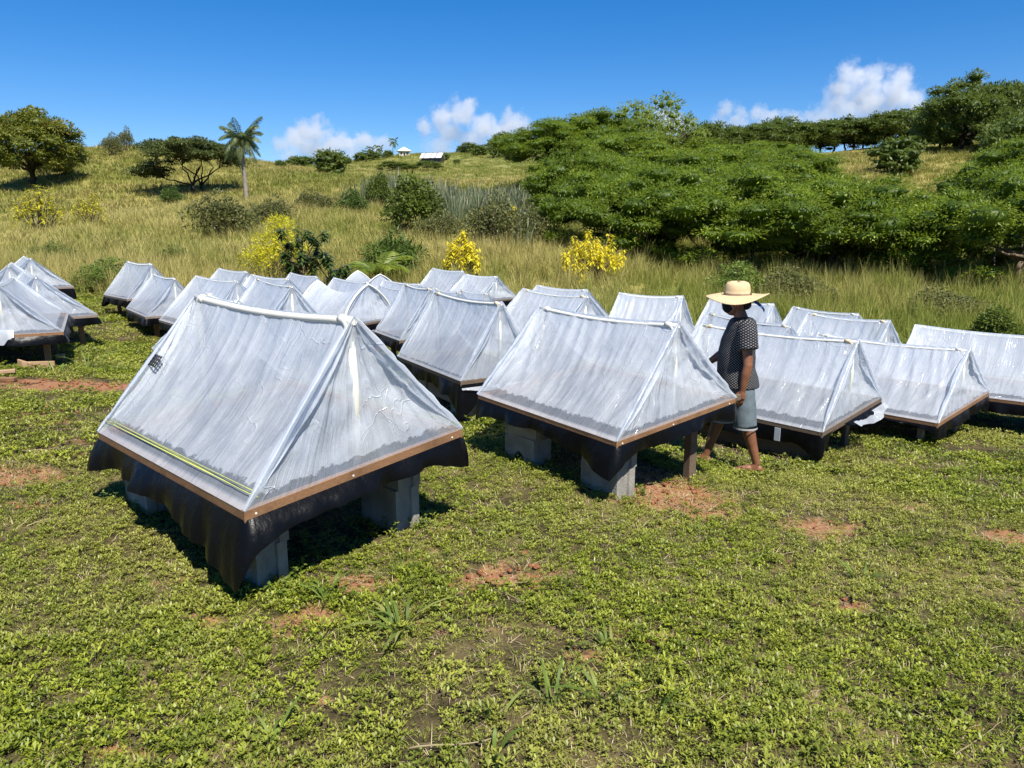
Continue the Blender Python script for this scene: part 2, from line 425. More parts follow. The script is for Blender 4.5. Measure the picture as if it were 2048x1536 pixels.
for az in range(-60, 61, 20):
    for r_, z_ in ((1.5, .10), (3.2, .07)): ctrl.append((r_ * math.sin(R(az)), r_ * math.cos(R(az)), z_))
def cpx(px, d, py=None, z=None):
    v = rp(px, py if py is not None else 449, d)
    ctrl.append((v[0], v[1], v[2] if z is None else z))
for px, d, z in ((-500, 9, .25), (-500, 16, .45), (-300, 24, .8), (0, 24, .25), (250, 24, .0), (520, 25, -.35), (760, 26, -.55), (1000, 24, -.45), (1200, 20, -.6), (1450, 18, -.75),
                 (1700, 16.5, -.8), (1900, 15.5, -.75), (2100, 14.5, -.7), (2500, 10, -.5), (2500, 16, -.5), (2500, 5, -.1), (1900, 4.5, -.02), (1500, 4, .03), (500, 7.5, .06)):
    cpx(px, d, z=z)
for px, py, d in ((-400, 470, 40), (100, 462, 42), (300, 455, 42), (600, 462, 42), (900, 470, 40), (1100, 490, 36),
                  (200, 520, 31), (500, 518, 31), (920, 532, 29), (1187, 552, 27), (1060, 520, 31),
                  (-400, 400, 75), (83, 384, 80), (400, 392, 75), (250, 400, 70), (500, 418, 60), (700, 412, 60), (900, 412, 62), (1030, 405, 64), (1100, 356, 66),
                  (-300, 330, 105), (60, 318, 105), (170, 303, 105), (260, 295, 105), (360, 302, 105), (460, 318, 105), (550, 334, 105), (620, 345, 103), (700, 355, 102), (800, 360, 100), (880, 362, 100), (960, 366, 100), (1040, 372, 98)):
    cpx(px, d, py)
for px, d, z in ((1400, 27, -.15), (1700, 26, -.25), (2000, 24, -.35), (1300, 33, .4), (1500, 31, .1), (1700, 31, .1), (1900, 31, .3), (1500, 40, 1.0), (1300, 42, 1.6), (1700, 42, 1.3), (2000, 40, 1.5),
                 (1400, 54, 3.2), (1600, 54, 3.2), (1250, 55, 3.9), (1900, 54, 3.2), (1600, 75, 6.2), (1400, 75, 6.4), (1850, 74, 5.6), (1950, 80, 7.0), (1750, 95, 9.6), (1900, 100, 10.9), (2100, 100, 12.5), (1600, 110, 11.0), (1400, 110, 10.5),
                 (1500, 140, 13.8), (1650, 140, 14.4), (1350, 140, 12.5), (1250, 120, 11), (2100, 130, 16), (1850, 140, 16), (2400, 60, 5), (2400, 110, 13), (2500, 30, .4),
                 (500, 170, 12), (800, 170, 8), (1000, 170, 9), (200, 170, 15), (1200, 170, 11), (1600, 200, 14), (2000, 200, 16),
                 (650, 260, 16), (850, 260, 18), (1000, 260, 18), (1300, 260, 16), (300, 300, 16), (1700, 320, 16), (-200, 300, 16), (2300, 300, 18)):
    cpx(px, d, z=z)
for px, py, d in ((600, 336, 380), (700, 336, 360), (760, 325, 380), (815, 309, 410), (870, 324, 385), (820, 345, 320), (930, 330, 380), (950, 305, 460), (1030, 300, 470), (1100, 305, 470)):
    cpx(px, d, py)
for px in range(-600, 2800, 400): cpx(px, 900, z=14); cpx(px, 1800, z=8)
ctrl = np.array(ctrl)
def pol(x, y):
    x, y = np.asarray(x, float), np.asarray(y, float)
    r = np.hypot(x, y); az = np.arctan2(x, np.maximum(y, 1e-6 + 0 * y))
    az = np.clip(az, -1.0, 1.0)
    return np.stack([2.2 * np.log(np.maximum(r, 1.5)), 5.0 * az], -1)
CU = pol(ctrl[:, 0], ctrl[:, 1])
def tps(d2): return 0.5 * d2 * np.log(d2 + 1e-9)
n_c = len(CU)
A_ = np.zeros((n_c + 3, n_c + 3))
A_[:n_c, :n_c] = tps(((CU[:, None] - CU[None]) ** 2).sum(-1)) + np.eye(n_c) * .02
A_[:n_c, n_c] = 1; A_[:n_c, n_c + 1:] = CU; A_[n_c:, :n_c] = A_[:n_c, n_c:].T
W_ = np.linalg.solve(A_, np.concatenate([ctrl[:, 2], np.zeros(3)]))
def gz(x, y):
    x, y = np.broadcast_arrays(np.asarray(x, float), np.asarray(y, float))
    sh = x.shape; U = pol(x.ravel(), y.ravel()); out = np.empty(len(U))
    for i in range(0, len(U), 4000):
        u = U[i:i + 4000]
        out[i:i + 4000] = tps(((u[:, None] - CU[None]) ** 2).sum(-1)) @ W_[:n_c] + W_[n_c] + u @ W_[n_c + 1:]
    xr, yr = x.ravel(), y.ravel(); r = np.hypot(xr, yr)
    b = np.clip((r - 26) / 30, 0, 1)
    out += b * ((fbm2(xr * .06, yr * .06, 3) - .5) * 1.4 + (fbm2(xr * .25, yr * .25, 9) - .5) * .3)
    out += (1 - np.clip((r - 8) / 20, 0, .6)) * ((fbm2(xr * .9, yr * .9, 5) - .5) * .06)
    return out.reshape(sh)
def on_ground(px, d, dz=0.0):
    v = ray(px, 449) * d; z = float(gz(v[0], v[1])); return np.array([v[0], v[1], z + dz])
def hit_ground(px, py):
    v = ray(px, py); t = 3.0
    for _ in range(60):
        z = float(gz(v[0] * t, v[1] * t)); t += ((z - CAM_Z) / v[2] - t) * .5
    return np.array([v[0] * t, v[1] * t, z])

EDGE = [(-40, 18), (-20, 20.8), (-15, 22.6), (-11, 22.6), (-8, 22.8), (-5.5, 24), (-2, 24.4), (.3, 21.6), (2, 17.6), (4, 16.9), (6, 16.4), (8.5, 15.3), (12, 14.0), (18, 12.5), (40, 8)]
EX, EY = np.array([e[0] for e in EDGE]), np.array([e[1] for e in EDGE])
def beyond(x, y): return y - np.interp(x, EX, EY)    # > 0 in the tall grass
# bare red earth: picture centre, half sizes in picture pixels, strength
SOIL = [(1345, 985, 125, 42, 1.0), (1000, 1150, 115, 30, .9), (860, 1120, 90, 26, .6), (720, 1165, 80, 30, .85), (600, 1235, 90, 36, .7), (430, 1245, 70, 24, .5), (1640, 1052, 90, 26, .75), (2020, 1072, 70, 26, .9),
        (130, 768, 170, 14, .85), (40, 952, 110, 22, .85), (130, 842, 60, 10, .6), (1180, 1315, 80, 26, .55), (1700, 1210, 60, 20, .6), (430, 1400, 90, 30, .5), (230, 1500, 110, 26, .6),
        (1430, 1300, 60, 20, .45), (1800, 1010, 90, 14, .5), (60, 1010, 90, 14, .6), (270, 900, 50, 9, .4), (880, 1060, 60, 14, .5), (640, 1400, 50, 18, .4), (1950, 1450, 90, 30, .45), (120, 900, 180, 60, .34), (60, 830, 120, 30, .4), (330, 1180, 120, 30, .3), (1250, 1270, 110, 30, .38), (900, 1230, 140, 34, .36), (1560, 1130, 150, 30, .3), (1850, 1130, 160, 40, .36), (1450, 1010, 160, 18, .4), (1650, 960, 150, 16, .35), (1050, 1330, 90, 30, .3)]
SOILW = []
for px, py, rx, ry, s_ in SOIL:
    g = hit_ground(px, py); d = g[1]
    SOILW.append((g[0], g[1], rx * d / FPX, ry * d * d / (FPX * 2.0), s_))
def soil(x, y):
    o = np.zeros(np.broadcast(x, y).shape)
    for cx, cy, a, b, s_ in SOILW: o = np.maximum(o, s_ * np.exp(-.7 * (((x - cx) / a) ** 2 + ((y - cy) / b) ** 2)))
    return o

def make_ground():
    az = np.unique(np.concatenate([np.linspace(-46, 46, 300), np.linspace(-180, -46, 40), np.linspace(46, 180, 40)])) * math.pi / 180
    r = np.concatenate([[.3, .8, 1.3], np.geomspace(1.8, 2200, 270)])
    Az, Rr = np.meshgrid(az, r); X, Y = Rr * np.sin(Az), Rr * np.cos(Az)
    Z = gz(X, Y)
    s_ = soil(X, Y); Z -= .02 * s_ * (Rr < 25)
    bz = beyond(X, Y) + (fbm2(X * .8, Y * .8, 21) - .5) * 1.2
    lawn = 1 - np.clip(bz / .8 + .2, 0, 1)
    far = np.clip((Rr - 170) / 60, 0, 1)
    n, m = Z.shape
    i = np.arange(n - 1)[:, None] * m + np.arange(m - 1)[None]
    Fq = np.stack([i, i + 1, i + m + 1, i + m], -1).reshape(-1, 4)[:, ::-1]
    me = np_mesh('ground', np.stack([X, Y, Z], -1).reshape(-1, 3), Fq, M['ground'], True, {'soil': s_.ravel(), 'lawn': lawn.ravel(), 'far': far.ravel()})
    tag(link('ground', me), 'mown lawn with bare red earth, rising into rough grassy hills', kind='structure')
make_ground()

# ------------------------------------------------------------------ instanced grass
def blades(n, hmin, hmax, w, spread, lean, droop, seg, seed, leafy=False):
    g = np.random.default_rng(seed); V, Fq, rn, hh = [], [], [], []; c = 0
    for k in range(n):
        a = g.uniform(0, 2 * math.pi); rr = spread * math.sqrt(g.random()); b = np.array([rr * math.cos(a), rr * math.sin(a), -.02])
        h = g.uniform(hmin, hmax); da = a + g.normal() * .7; L = lean * g.uniform(.2, 1.2) * h; dr = np.array([math.cos(da), math.sin(da), 0]); sd = np.array([-dr[1], dr[0], 0]); tw = g.uniform(-.8, .8)
        sd = sd * math.cos(tw) + dr * math.sin(tw); r0 = g.random()
        for i in range(seg + 1):
            t = i / seg; p = b + dr * L * t ** 1.6 + np.array([0, 0, h * (t - droop * t ** 2.6)])
            ww = w * (1 - t) ** .6 if not leafy else w * math.sin(math.pi * (t * .86 + .07))
            if i == seg: ww = w * .06
            V += [p - sd * ww / 2, p + sd * ww / 2]; rn += [r0, r0]; hh += [t, t]
            if i < seg: Fq.append((c, c + 1, c + 3, c + 2)); c += 2
        c += 2
    return np.array(V), np.array(Fq), np.array(rn), np.array(hh)
def var_col(name, items, mat):
    col = bpy.data.collections.new(name)
    for i, (V, Fq, rn, hh) in enumerate(items):
        o = bpy.data.objects.new('%s_%02d' % (name, i), np_mesh(name, V, Fq, mat, False, {'rnd': rn, 'hgt': hh})); col.objects.link(o)
    return col
def rosettes(n, spread, leaf, w, hmax, seed):
    """creeping broad-leaved turf: small ovate leaves on short stems"""
    g = np.random.default_rng(seed); V, Fq, rn, hh = [], [], [], []; c = 0
    for k in range(n):
        a = g.uniform(0, 2 * math.pi); rr = spread * math.sqrt(g.random()); z = g.uniform(.004, hmax); b = np.array([rr * math.cos(a), rr * math.sin(a), z])
        nl = g.integers(3, 6); r0 = g.random(); a0 = g.uniform(0, 6.28)
        for j in range(nl):
            t = a0 + j * 2.4; el = g.uniform(.1, 1.0); L = leaf * g.uniform(.6, 1.15); d = np.array([math.cos(t) * math.cos(el), math.sin(t) * math.cos(el), math.sin(el)])
            s_ = np.array([-math.sin(t), math.cos(t), 0]); ww = w * g.uniform(.7, 1.1) / 2; up = np.array([0, 0, .15 * L])
            V += [b, b + d * L * .5 - s_ * ww + up, b + d * L, b + d * L * .5 + s_ * ww + up]; q = min(1, max(0, r0 * .6 + g.random() * .4)); rn += [q] * 4; hh += [.2, .6, 1, .6]
            Fq.append((c, c + 1, c + 2, c + 3)); c += 4
    return np.array(V), np.array(Fq), np.array(rn), np.array(hh)
def litter(seed):
    V, Fq, rn, hh = blades(9, .008, .018, .0042, .07, 5.0, .6, 2, seed); return V, Fq, np.full(len(rn), .99), hh
LAWN = var_col('turf_clump', [rosettes(11, .055, .024, .011, .055, 1), rosettes(9, .06, .030, .0105, .05, 2), rosettes(13, .05, .018, .0105, .04, 3), rosettes(7, .05, .034, .011, .075, 8),
                              blades(24, .025, .06, .0034, .055, .9, .35, 2, 4), blades(18, .03, .085, .0042, .055, 1.0, .4, 3, 5), blades(14, .02, .045, .0060, .06, 1.5, .5, 2, 6, True), litter(7)], M['lawn'])
LAWNF = var_col('turf_patch', [blades(46, .03, .075, .010, .16, .9, .35, 2, 14), rosettes(36, .15, .036, .019, .04, 11), blades(40, .03, .06, .012, .16, 1.3, .4, 2, 16)], M['lawn'])
TALLN = var_col('tall_tuft_near', [blades(44, .55, 1.15, .013, .20, .38, .30, 4, 31), blades(38, .6, 1.3, .012, .22, .45, .34, 4, 32), blades(30, .9, 1.45, .010, .16, .22, .16, 4, 33), blades(40, .4, .95, .016, .24, .55, .42, 4, 34)], M['tall'])
TALLM = var_col('tall_tuft_mid', [blades(46, .45, .95, .020, .40, .5, .36, 3, 41), blades(42, .5, 1.05, .018, .42, .6, .42, 3, 42), blades(34, .6, 1.15, .016, .34, .35, .28, 3, 43)], M['tall'])
TALLF = var_col('tall_tuft_far', [blades(44, .4, .85, .045, .78, .6, .38, 2, 51), blades(40, .45, .95, .04, .8, .7, .42, 2, 52)], M['tall'])

def inst_group():
    ng = bpy.data.node_groups.new('scatter_plants', 'GeometryNodeTree')
    ng.interface.new_socket('Geometry', in_out='INPUT', socket_type='NodeSocketGeometry')
    ng.interface.new_socket('Plants', in_out='INPUT', socket_type='NodeSocketCollection')
    ng.interface.new_socket('Geometry', in_out='OUTPUT', socket_type='NodeSocketGeometry')
    N, Lk = ng.nodes, ng.links
    gi, go = N.new('NodeGroupInput'), N.new('NodeGroupOutput')
    ci = N.new('GeometryNodeCollectionInfo'); ci.inputs['Separate Children'].default_value = True; ci.inputs['Reset Children'].default_value = True
    ip = N.new('GeometryNodeInstanceOnPoints'); ip.inputs['Pick Instance'].default_value = True
    def na(nm, typ):
        a = N.new('GeometryNodeInputNamedAttribute'); a.data_type = typ; a.inputs['Name'].default_value = nm
        return [o for o in a.outputs if o.enabled and o.name == 'Attribute'][0]
    Lk.new(gi.outputs[0], ip.inputs['Points']); Lk.new(gi.outputs[1], ci.inputs['Collection']); Lk.new(ci.outputs[0], ip.inputs['Instance'])
    Lk.new(na('idx', 'INT'), ip.inputs['Instance Index']); Lk.new(na('rot', 'FLOAT_VECTOR'), ip.inputs['Rotation']); Lk.new(na('scl', 'FLOAT_VECTOR'), ip.inputs['Scale'])
    Lk.new(ip.outputs[0], go.inputs[0]); return ng
NG = inst_group()
def scatter(name, label, x, y, col, s0, s1, tilt=.12, lush=None, weights=None, cat=None, zoff=0.0):
    n = len(x); z = gz(x, y) + zoff; k = len(col.objects)
    idx = rng.choice(k, n, p=weights) if weights is not None else rng.integers(0, k, n)
    rot = np.stack([rng.normal(0, tilt, n), rng.normal(0, tilt, n), rng.uniform(0, 6.283, n)], -1)
    s_ = rng.uniform(s0, s1, n); scl = np.stack([s_, s_, s_ * rng.uniform(.8, 1.2, n)], -1)
    at = {'idx': idx, 'rot': rot, 'scl': scl, 'lush': lush if lush is not None else np.zeros(n)}
    o = link(name, np_mesh(name, np.stack([x, y, z], -1), np.zeros((0, 3), int), None, False, at))
    md = o.modifiers.new('plants', 'NODES'); md.node_group = NG
    for it in NG.interface.items_tree:
        if it.name == 'Plants': md[it.identifier] = col
    return tag(o, label, cat, kind='stuff')

def wedge(r0, r1, dens, amax=40):
    a = R(amax); n = int(dens * a * (r1 * r1 - r0 * r0))
    r = np.sqrt(rng.uniform(r0 * r0, r1 * r1, n)); t = rng.uniform(-a, a, n); return r * np.sin(t), r * np.cos(t)
def lawn_pts(r0, r1, dens):
    x, y = wedge(r0, r1, dens)
    b = beyond(x, y) < .5
    s_ = soil(x, y) + (fbm2(x * 6, y * 6, 12) - .5) * .5
    bald = fbm2(x * 1.3, y * 1.3, 33)
    keep = b & (rng.random(len(x)) > np.clip((s_ - .18) * 1.9, 0, .93)) & (rng.random(len(x)) > np.clip((bald - .54) * 3.2, 0, .75))
    for t_ in TENTS.values():
        yw = R(t_[2]); dx, dy = x - t_[0], y - t_[1]
        u = dx * math.cos(yw) + dy * math.sin(yw); v = -dx * math.sin(yw) + dy * math.cos(yw)
        keep &= ~((abs(u) < t_[5] / 2 - .25) & (abs(v) < t_[4] / 2 - .25) & (rng.random(len(x)) < .8))
    return x[keep], y[keep]
x, y = wedge(2.2, 8.5, 110); k_ = beyond(x, y) < .3; scatter('dead_grass', 'dry straw litter lying in the turf', x[k_], y[k_], var_col('straw_bits', [litter(71), litter(72)], M['lawn']), .8, 1.9, .1, zoff=.012)
wts = np.array([.11, .10, .12, .07, .19, .17, .14, .10])
FINE = var_col('fine_turf', [blades(14, .02, .055, .0046, .06, 1.1, .4, 2, 201), blades(12, .025, .07, .0050, .06, 1.3, .45, 2, 202), litter(73), rosettes(7, .06, .013, .006, .02, 204)], M['lawn'])
for r0, r1, dn in ((2.2, 4.6, 380), (4.6, 7.5, 220)):
    x, y = wedge(r0, r1, dn); k_ = (beyond(x, y) < .3) & (rng.random(len(x)) > np.clip(soil(x, y) - .1, 0, .8)); scatter('lawn', 'fine grass and straw filling the turf' if r0 < 3 else 'fine grass and straw filling the turf by the tents', x[k_], y[k_], FINE, .7, 1.3, .15)
for r0, r1, dn, s0, s1 in ((2.2, 4.2, 1050, .45, 1.15), (4.2, 7, 900, .4, .9)):
    x, y = lawn_pts(r0, r1, dn)
    scatter('lawn', 'short green turf of creeping broad leaved weeds and fine grass' if r0 < 3 else 'short green turf between the nearer tents', x, y, LAWN, s0, s1, weights=wts)
x, y = lawn_pts(6.6, 13, 120); scatter('lawn', 'short mown turf between the tents', x, y, LAWNF, .55, .95)
x, y = lawn_pts(13, 27, 45); scatter('lawn', 'short mown turf at the far end of the tent field', x, y, LAWNF, .8, 1.4)

def tall_pts(r0, r1, dens, amax=40):
    x, y = wedge(r0, r1, dens, amax); bz = beyond(x, y) + (fbm2(x * .8, y * .8, 21) - .5) * 1.2
    k = bz > 0.0; x, y, bz = x[k], y[k], bz[k]
    k = rng.random(len(x)) > np.clip((fbm2(x * .3, y * .3, 44) - .58) * 2.5, 0, .5)
    return x[k], y[k], bz[k]
def lushness(x, y, bz): return np.clip(x / 7 - .1, 0, .85) * np.exp(-np.maximum(bz, 0) / 7) + (fbm2(x * .09, y * .09, 71) - .5) * .5
x, y, bz = tall_pts(12, 33, 8.5)
scatter('tall_grass', 'tall yellow green grass with tan tops beyond the lawn', x, y, TALLN, .75, 1.15, .14, lushness(x, y, bz))
x, y, bz = tall_pts(30, 62, 3.9)
scatter('tall_grass', 'golden rough grass covering the lower hillside', x, y, TALLM, .75, 1.2, .14, lushness(x, y, bz))
x, y, bz = tall_pts(60, 125, 1.6)
scatter('tall_grass', 'golden rough grass covering the upper hillside', x, y, TALLF, .7, 1.15, .12, lushness(x, y, bz))

_cr = []
for i in range(3):
    g = np.random.default_rng(90 + i); bm = bmesh.new(); bmesh.ops.create_icosphere(bm, subdivisions=1, radius=.012); V_ = np.array([v.co[:] for v in bm.verts]) * g.uniform(.6, 1.4, (12 if False else len(bm.verts), 1)); F_ = np.array([[v.index for v in f.verts] for f in bm.faces]); bm.free(); _cr.append((V_, F_, np.zeros(len(V_)), np.zeros(len(V_))))
x, y = wedge(2.3, 14, 160); s_ = soil(x, y); k_ = rng.random(len(x)) < np.clip((s_ - .25) * 1.3, 0, 1)
M['clod'] = plain('red_earth_clod', (.27, .11, .055), .95, .1, .35, 30, .8)
scatter('earth_crumbs', 'loose crumbs of red earth on the bare patches', x[k_], y[k_], var_col('earth_crumb', _cr, M['clod']), .35, 1.5, .6)

x, y = wedge(230, 480, .13, 24)
scatter('tall_grass', 'rough green and golden grass on the far hill', x, y, TALLF, 1.3, 2.4, .12, (fbm2(x * .02, y * .02, 5) - .3) * .9)
# ------------------------------------------------------------------ drying tents
M['sheet_fold'] = m_sheet('polythene_gathered', .62, .5, -.2)
def smooth_fold(u, seed, freq, sharp=2.0):
    n = vnoise(u * freq, seed); return np.abs(2 * n - 1) ** (1 / sharp)
def sheet_mesh(L, W, H, td, tw, ip, iq, seed, mat, fold=1.0, sag=.05, dome=False, nu=72, nv=34):
    """four draped faces; vv = height 0..1, fold = crease strength"""
    g = np.random.default_rng(seed); V, Fq, vv, fo, suv = [], [], [], [], []; off = 0
    def ridge(u): return np.stack([0 * u, -L / 2 + iq + u * (L - ip - iq), H - .035 * np.sin(np.pi * u)], -1)
    def base(x, y): return np.stack([x, y, td * y + tw * x], -1)
    faces = []
    u = np.linspace(0, 1, nu); v = np.linspace(0, 1, nv); U, Vv = np.meshgrid(u, v)
    for sgn in (-1, 1):
        b = base(sgn * W / 2 + 0 * U, -L / 2 + U * L); t = ridge(U)
        if dome:
            th = Vv * math.pi / 2; P = np.empty(b.shape)
            P[..., 0] = b[..., 0] * (1 - Vv ** 1.9) ** .85; P[..., 1] = b[..., 1] * (1 - Vv) + t[..., 1] * Vv; P[..., 2] = b[..., 2] * (1 - Vv) + t[..., 2] * Vv - .17 * np.sin(np.pi * U) * Vv
        else: P = b * (1 - Vv[..., None]) + t * Vv[..., None]
        nrm = np.array([sgn * H, 0, W / 2]); nrm = nrm / np.linalg.norm(nrm)
        s1 = seed * 3 + sgn
        dsp = -sag * np.sin(np.pi * Vv) * (.45 + .55 * np.sin(np.pi * U))
        f1 = smooth_fold(U + .10 * (Vv - .5) * (vnoise(U * 3, s1 + 5) - .5) * 3, s1, 17); f2 = smooth_fold(U + .25 * (U - .5) * (1 - Vv), s1 + 1, 34)
        env = (.25 + .75 * Vv) * np.sin(np.pi * np.clip(Vv, .02, 1)) ** .35
        ang = np.arctan2(1.02 - Vv, (U + .02) * 1.6); ang2 = np.arctan2(1.02 - Vv, (1.02 - U) * 1.6)
        f3 = smooth_fold(ang, s1 + 2, 7) ; f4 = smooth_fold(ang2, s1 + 3, 6)
        d3 = np.exp(-3.0 * U); d4 = np.exp(-3.0 * (1 - U))
        n2 = fbm2(U * 13, Vv * 8, s1 + 9) - .5
        dsp = dsp + fold * (-.026 * f1 * env - .011 * f2 * env - .034 * f3 * d3 * np.sin(np.pi * Vv) - .028 * f4 * d4 * np.sin(np.pi * Vv) + .016 * n2 * np.sin(np.pi * Vv))
        P = P + nrm * dsp[..., None]
        fo.append(np.clip(np.clip(.35 - f1, 0, 1) * 1.3 * env + np.clip(.3 - f3, 0, 1) * d3 * 1.6 + np.clip(.3 - f4, 0, 1) * d4 * 1.4 + np.exp(-U * 42) * .9 + np.exp(-(1 - U) * 42) * .7 + np.exp(-(1 - Vv) * 30) * .35, 0, 1).ravel())
        V.append(P.reshape(-1, 3)); vv.append(Vv.ravel()); faces.append((nu, sgn < 0)); suv.append(np.stack([(U * L).ravel(), Vv.ravel(), np.full(U.size, seed + sgn * .5)], -1))
    ng = 48
    u = np.linspace(-1, 1, ng); U, Vv = np.meshgrid(u, v)
    for end in (-1, 1):
        ye = end * L / 2; ry = (-L / 2 + iq) if end < 0 else (L / 2 - ip)
        P = np.empty(U.shape + (3,))
        if dome:
            P[..., 0] = U * W / 2 * (1 - Vv ** 1.9) ** .85; P[..., 2] = Vv * H + (1 - Vv) * (td * ye + tw * U * W / 2)
        else:
            P[..., 0] = U * W / 2 * (1 - Vv); P[..., 2] = Vv * H + (1 - Vv) * (td * ye + tw * U * W / 2)
        P[..., 1] = ye * (1 - Vv) + ry * Vv
        s1 = seed * 5 + end
        ang = np.arctan2(U * (1 - Vv) * W / 2, (1.03 - Vv) * H)
        f1 = smooth_fold(ang, s1, 10); f2 = smooth_fold(ang, s1 + 1, 24)
        n2 = fbm2(U * (1 - Vv) * 6, Vv * 6, s1 + 4) - .5
        e = np.sin(np.pi * np.clip(Vv * .96 + .02, 0, 1)) * (1 - np.abs(U) ** 6)
        dsp = fold * e * (-.035 * f1 - .014 * f2 + .05 * n2) - .02 * e
        P[..., 1] += end * dsp
        fo.append(np.clip(np.clip(.35 - f1, 0, 1) * 1.3 * e + np.clip(.3 - f2, 0, 1) * e + np.exp(-(1 - np.abs(U)) * 16) * .4, 0, 1).ravel())
        V.append(P.reshape(-1, 3)); vv.append((.05 + .95 * Vv).ravel()); faces.append((ng, end > 0)); suv.append(np.stack([(ang * 1.3).ravel(), Vv.ravel(), np.full(U.size, seed + 3 + end)], -1))
    off = 0
    for (m, flip), p in zip(faces, V):
        i = np.arange(nv - 1)[:, None] * m + np.arange(m - 1)[None] + off
        q = np.stack([i, i + 1, i + m + 1, i + m], -1).reshape(-1, 4)
        Fq.append(q[:, ::-1] if flip else q); off += len(p)
    return np_mesh('sheet', np.concatenate(V), np.concatenate(Fq), mat, True, {'vv': np.concatenate(vv), 'fold': np.concatenate(fo), 'suv': np.concatenate(suv)})

def skirt_mesh(L, W, td, tw, seed, drop=(.2, .2, .2, .2), flare=.05, z0=-.085, low=(0, 0, 0, 0), ramp=1.0):
    """black film hanging below the frame all the way round; low = extra drop at the corners B C D A"""
    n, m = 200, 8
    per = np.array([L, W, L, W]); cum = np.concatenate([[0], np.cumsum(per)]); s_ = np.linspace(0, cum[-1], n, endpoint=False)
    # start at A, down the left side to B, across to C, up to D, back to A
    cor = np.array([(-W / 2, L / 2), (-W / 2, -L / 2), (W / 2, -L / 2), (W / 2, L / 2), (-W / 2, L / 2)]); nor = np.array([(-1, 0), (0, -1), (1, 0), (0, 1)])
    k = np.clip(np.searchsorted(cum, s_, 'right') - 1, 0, 3); f = (s_ - cum[k]) / per[k]
    p = cor[k] * (1 - f[:, None]) + cor[k + 1] * f[:, None]
    cd = np.zeros(n); cn = nor[k].astype(float)
    for ci, (cx, cy) in enumerate(((-W / 2, -L / 2), (W / 2, -L / 2), (W / 2, L / 2), (-W / 2, L / 2))):
        dd = np.clip(1 - np.sqrt((p[:, 0] - cx) ** 2 + (p[:, 1] - cy) ** 2) / .24, 0, 1); cd += low[ci] * dd
        dg = np.array([np.sign(cx), np.sign(cy)]); cn += dd[:, None] * dg * .25
    db = np.interp(f, [0, .08, .92, 1], [0, 1, 1, 0]); dsd = np.array(drop); dav = (dsd[k] + np.where(f < .5, dsd[(k - 1) % 4], dsd[(k + 1) % 4])) / 2
    ramp_ = np.where(k == 0, 1 + (ramp - 1) * np.clip((f - .45) / .5, 0, 1), 1.0)
    pl = lambda q, sd: np.interp(q, np.arange(0, 60), np.random.default_rng(sd).random(60))
    dr = (dsd[k] * ramp_ * np.where((k == 0) & (f > .5), 1, db) + dav * np.where((k == 0) & (f > .5), 0, 1 - db)) * (.8 + .4 * pl(s_ * 2.3, seed)) + .025 * pl(s_ * 6, seed + 1) + cd
    wave = (pl(s_ * 7.5, seed + 2) - .5) * .075 + (pl((s_ * 19) % 58, seed + 3) - .5) * .03
    V = []
    for j in range(m):
        t = j / (m - 1); o_ = .004 + flare * (1 - (1 - t) ** 2) * (.5 + vnoise(s_ * 2.3, seed + 4)) + wave * t
        V.append(np.stack([p[:, 0] + cn[:, 0] * o_, p[:, 1] + cn[:, 1] * o_, td * p[:, 1] + tw * p[:, 0] + z0 + .02 - dr * t], -1))
    i = np.arange(m - 1)[:, None] * n + np.arange(n)[None]; i2 = np.arange(m - 1)[:, None] * n + (np.arange(n)[None] + 1) % n
    return np_mesh('liner_skirt', np.concatenate(V), np.stack([i, i2, i2 + n, i + n], -1).reshape(-1, 4), M['black'], True)

def shear(me, td, tw):
    for v in me.vertices: v.co.z += td * v.co.y + tw * v.co.x
    return me
BLK = MB()
_o = [(-.195, -.095), (-.06, -.095), (.06, -.095), (.195, -.095), (.195, -.035), (.178, -.028), (.178, .028), (.195, .035), (.195, .095), (-.195, .095), (-.195, .035), (-.178, .028), (-.178, -.028), (-.195, -.035)]
BLK.add([(x, y, z) for z in (0.0, .19) for x, y in _o], [tuple(range(14))[::-1], tuple(range(14, 28))] + [(i, (i + 1) % 14, 14 + (i + 1) % 14, 14 + i) for i in range(14)])
block_me = BLK.mesh('concrete_block', M['concrete'])
ARC = MB()                                            # a block on edge with its bottom knocked into an arch
_a = [(-.195, 0), (-.10, 0)] + [(-.10 + .2 * i / 6, .085 * math.sin(math.pi * i / 6)) for i in range(1, 6)] + [(.10, 0), (.195, 0), (.195, .19), (-.195, .19)]
ARC.add([(x, y, z) for y in (-.095, .095) for x, z in _a], [tuple(range(11)), tuple(range(11, 22))[::-1]] + [(i, 11 + i, 11 + (i + 1) % 11, (i + 1) % 11) for i in range(11)])
arch_me = ARC.mesh('concrete_block', M['concrete'])

